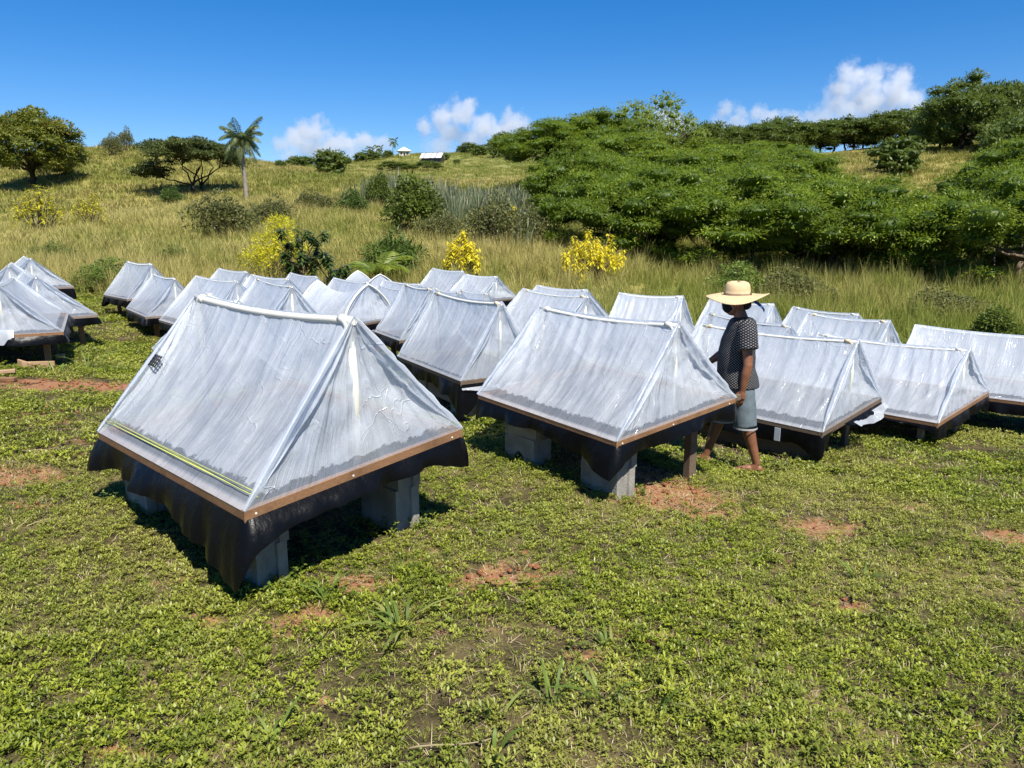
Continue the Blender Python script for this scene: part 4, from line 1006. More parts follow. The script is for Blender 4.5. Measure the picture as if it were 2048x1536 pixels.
# flat topped acacia
g = np.random.default_rng(210); pd = []
for k in range(84):
    a = k * 2.39996; r = 4.7 * math.sqrt((k + .5) / 84); pd.append((r * math.cos(a) - .6, r * math.sin(a), 4.3 - .10 * (r / 1.5) ** 2 + g.normal() * .22 + (.5 if k % 3 == 0 else 0) - (1.3 if r * math.cos(a) < -3 else 0), g.uniform(.6, 1.0), .28))
plant('acacia_tree', on_ground(402, 75), [('trunk', branching(pd, .9, .17, g, M['bark_dark'], 8, .5, 3)), ('crown', crown_mesh('crown', pd, M['l_acacia'], g, 380, (.28, .10), .95, .55))], 'dark flat topped acacia with several stems on the hillside', 'tree')

# coconut palm
def frond(g, L, rise, drop, nl=34, lw=.045, ll=.55, az=0.0, twist=.5):
    ts = np.linspace(0, 1, nl); ca, sa = math.cos(az), math.sin(az)
    r = L * ts * (1 - .12 * ts); z = rise * L * ts - drop * L * ts ** 2.2
    P = np.stack([r * ca, r * sa, z], -1); T = np.gradient(P, axis=0); T /= np.linalg.norm(T, axis=1, keepdims=True)
    S = np.cross(T, [0, 0, 1.0]); S /= np.linalg.norm(S, axis=1, keepdims=True); Up = np.cross(S, T)
    C, D, Nn = [], [], []
    for sg in (-1, 1):
        d = S * sg * .85 + T * .6 - Up * twist * (.5 + .5 * ts[:, None]); C.append(P[3:]); D.append((d + g.normal(0, .08, d.shape))[3:]); Nn.append((Up + S * sg * .4)[3:])
    env = np.tile((np.sin(np.pi * np.clip(ts * .9 + .12, 0, 1)) ** .5)[3:], 2)
    V, Fq = leaf_tris(np.concatenate(C), np.concatenate(D), np.concatenate(Nn), ll * env, lw, .1)
    return V, Fq, P
def palm(name, loc, H, L, nf, g, label, leafm, lean=(0, 0), trunk=True, lw=.06, ll=.6, group=None, twist=.5, rises=None, nl=34):
    o = empty(name, loc, 0, label, 'palm', group)
    top = np.array([lean[0], lean[1], H])
    if trunk:
        b = MB(); n = 26; pts = [np.array([lean[0] * t ** 1.5, lean[1] * t ** 1.5, -.3 + (H + .3) * t]) for t in np.linspace(0, 1, n)]
        b.tube(pts, [(.17 - .06 * i / n + (.012 if i % 2 else 0) + (.10 * max(0, 1 - i / 2.5))) for i in range(n)], 10); b.build('trunk', M['bark_palm'], o)
    for k in range(nf):
        az = k * 2.39996; q = (k + .5) / nf; rise = (1.5 - 1.7 * q) if rises is None else rises[k][0]; drop = (.55 + .5 * q) if rises is None else rises[k][1]
        if rises is not None: az = rises[k][2]
        V, Fq, P = frond(g, L * g.uniform(.85, 1.1), rise, drop, nl, lw, ll, az, twist)
        f = link('frond', np_mesh('frond', V + top, Fq, M[leafm], False, {'rnd': np.repeat(np.clip(g.random() * .5 + q * .35 + g.random(len(V) // 4) * .2, 0, 1), 4)}), o)
        b = MB(); b.tube([p + top for p in P[::4]], [.035 * (1 - .85 * i / len(P[::4])) for i in range(len(P[::4]))], 5, caps=False); b.build('frond_stalk', M[leafm], f)
    return o
g = np.random.default_rng(220)
palm('coconut_palm', on_ground(497, 58), 4.45, 1.75, 28, g, 'tall coconut palm with grey trunk on the hillside', 'l_palm', (-.15, 0), True, .05, .55, None, .95, None, 44)
yp = on_ground(752, 26.2)
palm('young_palm', yp, .95, 1.4, 8, g, 'young coconut palm with arching yellow green fronds behind the tents', 'l_palm_y', (0, 0), False, .045, .5, None, .35,
     [(.75, .72, math.pi), (.75, .70, .05), (.7, .5, 2.2), (.7, .55, -1.0), (.9, .4, 1.3), (.6, .7, 4.2), (.95, .6, .5), (.9, .65, 2.7)], 60)

# bushes
def bush_parts(seed, Rr, H, mat, n=22, per=110, leaf=(.11, .055), up=.5, stems=5, droop=.2, pr=.38):
    g = np.random.default_rng(seed); pads = []
    for k in range(n):
        a = k * 2.39996; t = (k + .5) / n; r = Rr * math.sqrt(t) * g.uniform(.75, 1.05); z = H * (1 - .55 * t) * g.uniform(.55, 1.0)
        pads.append((r * math.cos(a), r * math.sin(a), max(z, .15), g.uniform(.7, 1.25) * pr * Rr, g.uniform(.7, 1.0)))
    b = MB()
    for k in range(stems * 3):
        q = pads[(k * 5) % n]; limb(b, (g.normal() * .08, g.normal() * .08, -.15), q[:3], .028 * Rr, .008, g, .08, 5)
    return [('stems', b.mesh('stems', M['bark'])), ('foliage', crown_mesh('foliage', pads, M[mat], g, int(per / (pr * Rr) ** 1.7), leaf, up, droop=droop))]
def croton_parts(seed, Rr, H, mat, n=20, hang=1.1, leaf=(.20, .055), per=70):
    """upright stems, each with drooping bunches of long yellow leaves"""
    g = np.random.default_rng(seed); b = MB(); C, D, Nn, rn = [], [], [], []
    for k in range(n):
        a = k * 2.39996; t = (k + .5) / n; r = Rr * math.sqrt(t) * g.uniform(.8, 1.05); top = np.array([r * math.cos(a), r * math.sin(a), H * (1 - .5 * t ** 1.3) * g.uniform(.72, 1.05)])
        limb(b, (g.normal() * .07, g.normal() * .07, -.15), top, .022, .009, g, .05, 5); r0 = g.random()
        for j in range(per):
            u = g.random(); p = top + np.array([g.normal() * .05, g.normal() * .05, -u * .55]); az = g.uniform(0, 6.28)
            C.append(p); D.append((math.cos(az), math.sin(az), .55 - u * .6 - hang * g.uniform(.3, 1.1))); Nn.append((math.cos(az) * .8, math.sin(az) * .8, .7)); rn.append(np.clip(.45 * r0 + .5 * g.random() + (.25 if u > .85 else 0), 0, 1))
    C, D, Nn = map(np.array, (C, D, Nn)); nl = len(C); V, Fq = leaf_tris(C, D, Nn, leaf[0] * g.uniform(.7, 1.2, nl), leaf[1] * g.uniform(.8, 1.2, nl))
    return [('stems', b.mesh('stems', M['bark'])), ('foliage', np_mesh('foliage', V, Fq, M[mat], False, {'rnd': np.repeat(rn, 4)}))]
CR = croton_parts(1, .62, 1.45, 'l_croton', 20, 1.2); CR2 = croton_parts(2, 1.15, 1.75, 'l_croton', 30, 1.2, per=60); CG = croton_parts(3, .85, 1.6, 'l_croton_g', 22, .7, (.19, .07), 34)
plant('croton_bush', on_ground(921, 27.5), CR, 'compact bright yellow croton bush behind the tents', 'bush', None, .3, 1.12)
plant('croton_bush', on_ground(1186, 26), CR2, 'wide bright yellow croton bush with loose bunches by the grove', 'bush', None, 0, 1.0)
plant('croton_bush', on_ground(1028, 36), CR, 'small yellow croton among cane and brown bushes', 'bush', None, 1.9, 1.0, 1.15)
plant('croton_bush', on_ground(78, 41), CG, 'yellow green croton bush with thin leafless stems below the big tree', 'bush', None, .9, 1.5, 1.7)
plant('croton_bush', on_ground(180, 43), CG, 'small yellow green croton on the left hillside', 'bush', None, 2.0, 1.1, 1.3)
plant('lime_bush', on_ground(552, 27), bush_parts(5, .8, 1.75, 'l_cassia', 26, 130, (.09, .035), .4, 6, 0.0, .36), 'fine leaved lime yellow bush behind the mango sapling', 'bush', None, 0, 1.3)
BO, BGn, BF = bush_parts(6, 1.0, 1.4, 'l_olive', 26, 150, (.12, .06), .4), bush_parts(7, 1.0, 1.8, 'l_green', 28, 170, (.15, .07), .5), bush_parts(8, .9, 1.0, 'l_fern', 18, 160, (.26, .05), .8, 4, .5)
BGl = bush_parts(12, 1.0, 1.7, 'l_weed', 22, 120, (.13, .07), .5)
BD = bush_parts(9, 1.0, 2.0, 'l_rain_dark', 28, 170, (.17, .08), .5)
for nm, px, d, kind, s_, sz, lb in (
        ('scrub_bush', 445, 38, BO, 1.45, 1.35, 'brownish olive scrub bush below the coconut palm'), ('scrub_bush', 548, 44, BO, 1.0, 1.0, 'small olive scrub bush right of the coconut palm'), ('scrub_bush', 632, 52, BO, 1.2, .9, 'low olive scrub on the slope left of the cane'),
        ('green_bush', 706, 52, BGn, .9, .85, 'round green bush at the left end of the cane'), ('green_bush', 826, 40, BD, 1.35, 1.35, 'tall dark green bush standing in front of the cane'), ('scrub_bush', 880, 37, BO, 1.0, .9, 'low brown bush beside the tall dark green bush'),
        ('fern_bush', 788, 29.5, BF, 1.15, 1.35, 'low fern like green bush behind the young palm'), ('scrub_bush', 985, 33, BO, 1.15, 1.45, 'brown stemmed scrub between the two yellow crotons'), ('scrub_bush', 1050, 33.5, BO, 1.0, 1.2, 'scrub bush at the foot of the cane clump near the grove'),
        ('fern_bush', 345, 30, BF, .8, .6, 'small ferny clump low on the left slope'), ('fern_bush', 100, 30, BF, .8, .7, 'ferny clump behind the tents across the aisle'),
        ('green_bush', 175, 23.2, BGl, .62, .45, 'leafy vine covered bush at the head of the grassy aisle'), ('green_bush', 208, 24.0, BGl, .6, .55, 'leafy bush behind the tent at the end of the row'),
        ('weedy_bush', 1590, 24, BO, 1.0, .75, 'pale weedy shrub in front of the grove'), ('weedy_bush', 1480, 24.5, BGl, .8, .7, 'light green weedy bush at the grove foot'), ('weedy_bush', 1905, 21, BO, .9, .6, 'yellowing weedy shrub by the dark grove shade'),
        ('leafy_shrub', 2022, 15.6, BD, .5, .5, 'dark leafy shrub standing in the tall green grass'), ('green_bush', 350, 66, BGn, .9, .8, 'bright green leafy clump below the acacia'),
        ('grey_shrub', 240, 98, BO, 1.2, 1.6, 'feathery grey green shrub on the left skyline'), ('grey_shrub', 268, 101, BO, .9, 1.8, 'upright grey green shrub on the left skyline'), ('scrub_bush', 95, 88, BD, 1.2, .8, 'dark scrub right beside the big rounded tree trunk'), ('scrub_bush', 140, 86, BD, 1.0, .5, 'low dark scrub right of the big tree on the hillside'),
        ('scrub_bush', 1010, 58, BO, 1.4, 1.2, 'olive bush at the upper right of the cane'), ('scrub_bush', 760, 56, BD, .8, 1.1, 'dark shrub rising within the cane')):
    plant(nm, on_ground(px, d), kind, lb, 'bush', None, px * .7, s_, sz)

# mango sapling: whorls of long drooping leaves
def sapling(loc, label, seed, H=1.9, spread=.8, nb=11):
    g = np.random.default_rng(seed); o = empty('mango_sapling', loc, 0, label, 'sapling'); b = MB(); C, D, Nn = [], [], []
    limb(b, (0, 0, -.2), (.1, 0, H * .55), .045, .03, g, .05)
    for k in range(nb):
        a = k * 2.39996; e = np.array([.1 + spread * math.cos(a) * g.uniform(.4, 1), spread * math.sin(a) * g.uniform(.4, 1), H * g.uniform(.42, 1.0)]); limb(b, (.08, 0, H * g.uniform(.25, .55)), e, .022, .009, g, .08, 5)
        for w in range(3):
            for j in range(18):
                t = j * 2.4 + g.normal() * .2; C.append(e - np.array([0, 0, .1 * w + g.random() * .05])); D.append((math.cos(t), math.sin(t), g.uniform(-.9, .45))); Nn.append((0, 0, 1.0))
    C, D, Nn = np.array(C), np.array(D), np.array(Nn); V, Fq = leaf_tris(C, D, Nn, .30 * g.uniform(.7, 1.2, len(C)), .085)
    b.build('trunk', M['bark'], o); link('foliage', np_mesh('foliage', V, Fq, M['l_sap'], False, {'rnd': np.repeat(g.random(len(C)), 4)}), o)
sapling(on_ground(590, 25.2), 'dark mango sapling with drooping leaves behind the tents', 61, 2.5, .85, 22)
sapling(on_ground(650, 24.8), 'smaller mango sapling with two thin stems behind the tents', 62, 1.8, .55, 13)

# cane
cx_, cy_ = [], []
for px, d, n, w in ((760, 60, 60, 42), (830, 60, 50, 40), (930, 56, 120, 60), (1010, 54, 110, 62), (1060, 52, 60, 25), (915, 45, 26, 14), (1040, 35, 14, 10), (860, 60, 60, 40)):
    q = on_ground(px, d); cx_ += list(q[0] + rng.normal(0, .6, n) * w * d / FPX); cy_ += list(q[1] + rng.normal(0, 1.6, n))
CANE = var_col('cane_stool', [blades(16, 1.4, 2.6, .075, .35, .28, .30, 4, 81, True), blades(14, 1.6, 2.9, .07, .3, .2, .2, 4, 82, True)], M['l_cane'])
scatter('sugar_cane', 'grey green sugar cane growing along the hillside', np.array(cx_), np.array(cy_), CANE, .75, 1.05, .05)

# weeds and tufts on the lawn
def tuft(px, py, n, h0, h1, w, spread, lean, droop, seed, label, mat='l_weed', name='grass_tuft', s=1.0):
    V, Fq, rn, hh = blades(n, h0, h1, w, spread, lean, droop, 5, seed, w > .006)
    tag(link(name, np_mesh(name, V, Fq, M[mat], False, {'rnd': rn}), None, hit_ground(px, py), seed), label, 'grass tuft', 'grass tufts on the lawn')
tuft(665, 1200, 18, .12, .26, .017, .05, 1.0, .55, 1, 'broad bladed grass tuft on red earth in front of the block')
tuft(800, 1262, 26, .12, .28, .018, .07, 1.1, .55, 2, 'largest broad bladed grass tuft spreading over the turf')
tuft(808, 1150, 90, .10, .20, .003, .05, .7, .4, 3, 'fine wispy grass tuft beside the bare red patch')
tuft(872, 1125, 60, .08, .15, .003, .07, .8, .4, 4, 'fine low grass tuft behind the wispy one')
tuft(990, 1440, 5, .16, .30, .014, .03, .9, .4, 5, 'pale single grass shoots near the dry twig')
tuft(1105, 1420, 6, .2, .34, .014, .02, .7, .45, 6, 'tall pale grass shoots standing above the turf')
tuft(1200, 1400, 8, .16, .30, .016, .05, 1.2, .5, 7, 'leaning pale grass shoots with a dead stem')
tuft(1215, 1290, 9, .10, .2, .014, .04, 1.1, .5, 8, 'small grass tuft on a dry brown patch')
tuft(545, 1492, 5, .12, .2, .014, .03, 1.0, .5, 9, 'short grass shoots near the lower picture edge')
tuft(1720, 1160, 12, .10, .2, .014, .05, 1.0, .5, 10, 'grass tuft on the open lawn to the right')
tuft(1310, 1420, 6, .16, .28, .014, .03, .9, .5, 11, 'arching grass shoots right of the leaning ones')
tuft(980, 1515, 4, .14, .24, .018, .03, .7, .4, 12, 'bright grass blade at the lower picture edge')
tuft(175, 738, 9, .25, .5, .02, .1, 1.1, .5, 13, 'long weedy grass beside the fallen planks')
tuft(110, 745, 14, .15, .3, .02, .15, .8, .5, 14, 'weedy grass in front of the fallen planks')
def weed(px, py, n, h, leaf, seed, label, dz=0.0):
    g = np.random.default_rng(seed); loc = hit_ground(px, py); o = empty('leafy_weed', loc, 0, label, 'weed', 'leafy weeds by the tents'); b = MB(); C, D, Nn = [], [], []
    for k in range(n):
        a = g.uniform(0, 6.28); e = np.array([g.normal() * h * .8, g.normal() * h * .5, h * g.uniform(.4, 1.1)]); p = limb(b, (e[0] * .4, e[1] * .4, -.02), e, .003, .0015, g, .08, 5)
        for j in range(9):
            q = p[min(4, 1 + j // 2)]; t = j * 2.4 + a; C.append(q); D.append((math.cos(t), math.sin(t), g.uniform(-.1, .6))); Nn.append((0, 0, 1.0))
    C, D, Nn = np.array(C), np.array(D), np.array(Nn); V, Fq = leaf_tris(C, D, Nn, leaf * g.uniform(.6, 1.2, len(C)), leaf * .55)
    b.build('stems', M['l_weed'], o); link('foliage', np_mesh('foliage', V, Fq, M['l_weed'], False, {'rnd': np.repeat(g.random(len(C)), 4)}), o)
weed(640, 1105, 10, .13, .045, 1, 'leafy weed under the front edge of the large tent')
weed(590, 1150, 8, .10, .035, 2, 'trailing weed beside the front corner block')
weed(765, 1070, 8, .12, .035, 3, 'pale leaved weed before the dark gap under the large tent')
weed(820, 1055, 7, .10, .03, 4, 'small weed left of the sunny concrete block')
weed(555, 1190, 7, .07, .04, 5, 'yellowing weed at the foot of the front corner block')
weed(1065, 915, 9, .10, .035, 6, 'weed beside the arched concrete block')
weed(1285, 985, 5, .06, .03, 7, 'small weed at the foot of the block by the red earth')
weed(1375, 925, 8, .09, .03, 8, 'weed by the dark timber leg near the person')
weed(130, 715, 12, .22, .07, 9, 'rank weeds round the timber legs across the aisle')
weed(232, 1000, 8, .11, .03, 10, 'thin weed by the far left corner of the large tent')
weed(1560, 935, 7, .08, .025, 11, 'low weed beside the sandalled heel')

# fallen timber, earth clods, straw
def wood_bit(px, py, dims, rz, rx, mat, label, name='timber_offcut', dz=.03):
    q = hit_ground(px, py); b = MB(); b.box((0, 0, 0), dims, Matrix.Rotation(rx, 3, 'Y'), .004)
    tag(b.build(name, M[mat], None, (q[0], q[1], q[2] + dz), rz), label, 'timber', 'timber offcuts lying on the lawn')
wood_bit(78, 737, (.42, .03, .10), .15, .0, 'wood_pale', 'pale board standing on edge below the tent across the aisle', dz=.05)
wood_bit(50, 735, (.30, .03, .12), -.5, .1, 'wood_pale', 'broken board leaning behind the pale one')
wood_bit(122, 722, (.1, .09, .12), .3, .1, 'wood_pale', 'splintered stump of timber beside the weeds', dz=.05)
wood_bit(10, 762, (.26, .1, .045), .1, 0, 'wood', 'short plank lying on red soil at the picture edge', dz=.02)
wood_bit(12, 752, (.22, .1, .04), .5, 0, 'wood_pale', 'second short plank stacked on the red soil', dz=.06)
def clod(px, py, s_, seed, label):
    g = np.random.default_rng(seed); bm = bmesh.new(); bmesh.ops.create_icosphere(bm, subdivisions=2, radius=s_)
    for v in bm.verts: v.co *= 1 + .75 * (float(fbm2(v.co.x * 2.2 / s_ + seed, v.co.y * 2.2 / s_ + v.co.z * 2 / s_, seed)) - .5) * 2; v.co.z *= .55
    me = bpy.data.meshes.new('earth_clod'); bm.to_mesh(me); bm.free(); me.materials.append(M['clod']); q = hit_ground(px, py)
    tag(link('earth_clod', me, None, (q[0], q[1], q[2] + s_ * .35), seed), label, 'clod', 'red earth clods')
for i, (px, py, s_, lb) in enumerate(((783, 1215, .022, 'rounded red clod below the wispy tuft'), (792, 1163, .020, 'orange clod beside the wispy tuft'), (1050, 1107, .022, 'upright red clod behind the bare patch'), (1072, 1135, .030, 'large red clod at the end of the bare patch'), (928, 1206, .016, 'small orange clod before the bare patch'),
                                      (1020, 1142, .022, 'broken red clod in the bare patch'), (965, 1150, .018, 'red clod at the middle of the bare patch'), (1330, 970, .022, 'red clod on the earth by the sunny block'), (1395, 985, .018, 'small red clod on the patch near the person'), (1690, 1200, .018, 'lone red clod on the open lawn'), (745, 1195, .015, 'tiny clod near the broad bladed tuft'))):
    clod(px, py, s_ * .75, i + 1, lb)
def straw(px, py, L, az, label, seed, r=.0035):
    g = np.random.default_rng(seed); q = hit_ground(px, py); b = MB(); d = np.array([math.cos(az), math.sin(az), 0]); pts = []
    for t in np.linspace(-.5, .5, 8):
        p = q + d * L * t + np.array([g.normal() * .008, g.normal() * .008, 0]); pts.append((p[0] - q[0], p[1] - q[1], float(gz(p[0], p[1])) - q[2] + .025 + g.random() * .012))
    b.tube(pts, [r * (1 - .5 * i / 7) for i in range(8)], 6); tag(b.build('dry_twig', M['l_straw'], None, q), label, 'twig', 'dry twigs on the lawn')
straw(905, 1503, .34, .1, 'pale crooked twig lying on the turf near the picture bottom', 1, .005)
straw(1070, 1170, .3, .5, 'dry stem beside the bare red patch', 2)
straw(345, 1070, .3, .1, 'straw stem on the lawn left of the large tent', 3, .003)
straw(1015, 1200, .26, 2.4, 'dry stem among dead leaves before the bare patch', 4)
straw(1300, 1390, .28, .3, 'dead grass stem among the leaning shoots', 5, .003)
straw(1960, 1490, .4, .6, 'dry straw at the lower right of the lawn', 6, .003)
straw(1840, 1440, .3, 2.0, 'bleached stem lying on the right lawn', 7, .003)
straw(100, 905, .35, .3, 'long dry stem on the left lawn', 8, .004)

# ------------------------------------------------------------------ houses on the far hill
M['roof_white'] = plain('white_roof', (.72, .72, .70), .5, .4, .1, .6)
M['roof_dark'] = plain('stained_roof', (.34, .35, .36), .6, .3, .3, .8)
M['wall_cream'] = plain('cream_wall', (.50, .46, .36), .8, .2, .1, .8)
M['dark_open'] = plain('window_dark', (.03, .03, .035), .4, .5, .1, 3)
h1 = on_ground(812, 405); hs = empty('far_house', h1, .2, 'small cream house with white pyramid roof on the far hill', 'house'); hs.scale = (.85, .85, .85)
b = MB(); b.box((0, 0, 1.1), (6.2, 5.4, 3.0)); b.build('wall', M['wall_cream'], hs)
b = MB(); b.add([(-4.2, -3.7, 2.6), (4.2, -3.7, 2.6), (4.2, 3.7, 2.6), (-4.2, 3.7, 2.6), (0, 0, 5.2)], [(0, 1, 4), (1, 2, 4), (2, 3, 4), (3, 0, 4), (3, 2, 1, 0)]); b.build('roof', M['roof_white'], hs)
for wx in (-1.8, 1.7): b = MB(); b.box((wx, -2.72, 1.2), (1.1, .08, 1.2)); b.build('window', M['dark_open'], hs)
b = MB(); b.box((0, -2.72, .7), (.9, .08, 1.9)); b.build('door', M['dark_open'], hs)
h2 = on_ground(868, 382); hs = empty('far_shed', h2, -.25, 'long shed with patchy white sheet roof on the far hill', 'shed')
b = MB(); b.box((0, 0, .8), (9.6, 5.0, 2.4)); b.build('wall', M['dark_open'], hs)
for k in range(9):
    b = MB(); x0 = -5.4 + 1.2 * k
    b.add([(x0, -3.4, 1.8), (x0 + 1.18, -3.4, 1.8), (x0 + 1.18, 0, 4.3), (x0, 0, 4.3), (x0, 0, 4.25), (x0 + 1.18, 0, 4.25), (x0 + 1.18, -3.4, 1.75), (x0, -3.4, 1.75)], [(0, 1, 2, 3), (4, 5, 6, 7), (0, 7, 6, 1), (1, 6, 5, 2), (2, 5, 4, 3), (3, 4, 7, 0)])
    b.build('roof_panel', M['roof_dark'] if k in (1, 4, 6) else M['roof_white'], hs)
b = MB(); b.add([(-5.4, 3.2, 1.8), (5.4, 3.2, 1.8), (5.4, .01, 4.3), (-5.4, .01, 4.3), (-5.4, .01, 4.25), (5.4, .01, 4.25), (5.4, 3.2, 1.75), (-5.4, 3.2, 1.75)], [(3, 2, 1, 0), (7, 6, 5, 4), (1, 6, 7, 0), (2, 5, 6, 1), (3, 4, 5, 2), (0, 7, 4, 3)]); b.build('roof', M['roof_white'], hs)
b = MB(); b.add([(-4.82, -2.5, 2), (-4.82, 2.5, 2), (-4.82, 0, 3.9), (4.82, -2.5, 2), (4.82, 2.5, 2), (4.82, 0, 3.9)], [(0, 2, 1), (3, 4, 5)]); b.build('gable_wall', M['dark_open'], hs)
for i, (px, d, H_, L_) in enumerate(((790, 412, 7.5, 3.2), (745, 405, 5.0, 3.0), (735, 400, 4.2, 3.0), (762, 408, 4.8, 2.8))):
    g = np.random.default_rng(400 + i); palm('far_palm', on_ground(px, d), H_, L_, 12, g, 'dark palm beside the far hill house', 'l_rain_dark', (.3, 0), True, .5, 1.3, 'palms by the far house', .5, None, 12)
for i, (px, d, s_) in enumerate(((728, 398, 2.2), (752, 402, 2.0), (780, 404, 1.7), (700, 385, 1.2), (600, 395, 2.6), (620, 398, 2.2), (585, 390, 2.0), (645, 392, 1.6), (890, 398, 1.6), (925, 455, 1.8), (985, 462, 2.2), (1010, 430, 4.5), (1030, 420, 4.0), (960, 420, 2.4), (915, 380, 1.0), (1045, 462, 2.2), (940, 440, 2.6), (1000, 400, 3.5))):
    plant('far_bush', on_ground(px, d), ROUND, 'dark clump of bush on the far hill', 'bush', 'bushes on the far hill', i * 1.7, s_, s_ * .8)
for i, (px, d, s_) in enumerate(((790, 325, 1.5), (858, 322, 1.4), (812, 328, 1.1))):
    plant('far_bush', on_ground(px, d), FARW[i % 3], 'low flat dark tree in the green valley before the far hill', 'bush', 'low trees in the valley', i, s_, s_ * .55)
# ------------------------------------------------------------------ person
def ellip(b, c, r, rot=None, nu=20, nv=12):
    V, Fs = [], []
    Mx = rot if rot is not None else Matrix.Identity(3)
    for j in range(nv + 1):
        ph = math.pi * j / nv - math.pi / 2
        for i in range(nu):
            th = 2 * math.pi * i / nu; V.append(Vector(c) + Mx @ Vector((r[0] * math.cos(ph) * math.cos(th), r[1] * math.cos(ph) * math.sin(th), r[2] * math.sin(ph))))
    for j in range(nv):
        for i in range(nu): Fs.append((j * nu + i, j * nu + (i + 1) % nu, (j + 1) * nu + (i + 1) % nu, (j + 1) * nu + i))
    b.add(V, Fs, True)
def loft(b, rings, n=28):
    """rings: (cx, cy, cz, rx, ry)"""
    V = [(cx + rx * math.cos(2 * math.pi * i / n), cy + ry * math.sin(2 * math.pi * i / n), cz) for cx, cy, cz, rx, ry in rings for i in range(n)]
    Fs = [(k * n + i, k * n + (i + 1) % n, (k + 1) * n + (i + 1) % n, (k + 1) * n + i) for k in range(len(rings) - 1) for i in range(n)]
    Fs += [tuple(range(n))[::-1], tuple((len(rings) - 1) * n + i for i in range(n))]; b.add(V, Fs, True)
def fuse(b, name, mat, parent, vox=.008, it=4, wrinkle=0.0, wsc=14, seed=0):
    """one continuous skin round overlapping volumes"""
    me = b.mesh(name, mat); o = bpy.data.objects.new(name, me); COL.objects.link(o)
    m = o.modifiers.new('r', 'REMESH'); m.mode = 'VOXEL'; m.voxel_size = vox; m.use_smooth_shade = True
    s_ = o.modifiers.new('s', 'SMOOTH'); s_.iterations = it; s_.factor = .5
    dg = bpy.context.evaluated_depsgraph_get(); me2 = bpy.data.meshes.new_from_object(o.evaluated_get(dg))
    bpy.data.objects.remove(o); bpy.data.meshes.remove(me); me2.name = name
    if wrinkle:
        n = len(me2.vertices); co = np.empty(n * 3); no = np.empty(n * 3); me2.vertices.foreach_get('co', co); me2.vertices.foreach_get('normal', no); co = co.reshape(-1, 3); no = no.reshape(-1, 3)
        w = fbm2(co[:, 0] * wsc + co[:, 1] * wsc * .6 + seed, co[:, 2] * wsc * .7 + co[:, 1] * wsc * .5, seed) - .5
        me2.vertices.foreach_set('co', (co + no * (w * wrinkle)[:, None]).ravel()); me2.update()
    if not me2.materials: me2.materials.append(mat)
    return link(name, me2, parent)
def m_skin():
    t = NT('brown_skin'); o = t.coord(); c = t.mix(t.rng(t.noise(o, 14, 4), .3, .7), (.155, .062, .032), (.235, .10, .05))
    return t.surf(t.bsdf(c, .48, .45, t.bump(t.noise(o, 160, 3), .12, .003)))
def m_dots():
    t = NT('dotted_cloth'); o = t.coord()
    xyz = t.n('ShaderNodeSeparateXYZ', {0: o}); ang = t.math('ARCTAN2', xyz.outputs[1], t.math('ADD', xyz.outputs[0], .015))
    a = t.math('SINE', t.math('MULTIPLY', ang, 46.0)); b = t.math('SINE', t.math('MULTIPLY', xyz.outputs[2], 290.0))
    f = t.rng(t.math('MULTIPLY', a, b), .25, .5)
    return t.surf(t.bsdf(t.mix(f, (.008, .008, .011), (.20, .20, .20)), .85, .2, t.bump(t.noise(o, 18, 4), .3, .01)))
M['skin'], M['dots'] = m_skin(), m_dots()
M['denim'] = plain('pale_denim', (.115, .145, .16), .85, .2, .15, 18, .2)
M['lace'] = plain('white_lace_trim', (.34, .36, .36), .9, .1, .2, 60)
M['straw_hat'] = plain('straw_hat', (.56, .42, .24), .8, .25, .1, 40, .4)
M['hat_band'] = plain('hat_band', (.30, .22, .15), .8, .2, .15, 30)
M['mask'] = plain('black_cloth', (.012, .012, .014), .85, .2, .2, 30)
M['scarf'] = plain('blue_scarf', (.03, .10, .30), .8, .25, .3, 16)
M['hair'] = plain('black_hair', (.010, .009, .008), .6, .3, .3, 50, .5)
M['eye'] = plain('eye', (.02, .015, .012), .2, .6, .1, 30)
M['rubber'] = plain('dark_rubber', (.03, .026, .024), .7, .3, .2, 20)
pf = hit_ground(1466, 938)
dep = pf[1] * math.cos(PITCH) + (CAM_Z - pf[2] - .8) * math.sin(PITCH)
PS = 229 * dep / FPX
per = empty('person', pf, R(-12), 'person in straw sun hat, black mask, dotted shirt and pale denim shorts walking in sandals', 'person')
per.scale = (PS, PS, PS)
b = MB()
ellip(b, (-.055, 0, 1.505), (.098, .077, .112)); ellip(b, (-.085, 0, 1.435), (.062, .056, .062)); ellip(b, (-.152, 0, 1.482), (.018, .014, .024)); ellip(b, (-.140, 0, 1.443), (.018, .026, .011))
for s_ in (-1, 1): ellip(b, (-.035, s_ * .078, 1.488), (.02, .012, .032)); ellip(b, (-.135, s_ * .033, 1.518), (.018, .02, .010))
b.tube([(.015, 0, 1.27), (-.005, 0, 1.35), (-.035, 0, 1.43)], [.075, .056, .052], 14)
ellip(b, (-.01, 0, 1.19), (.105, .155, .17)); ellip(b, (-.02, 0, 1.0), (.115, .14, .16)); ellip(b, (0, 0, .85), (.115, .155, .12))
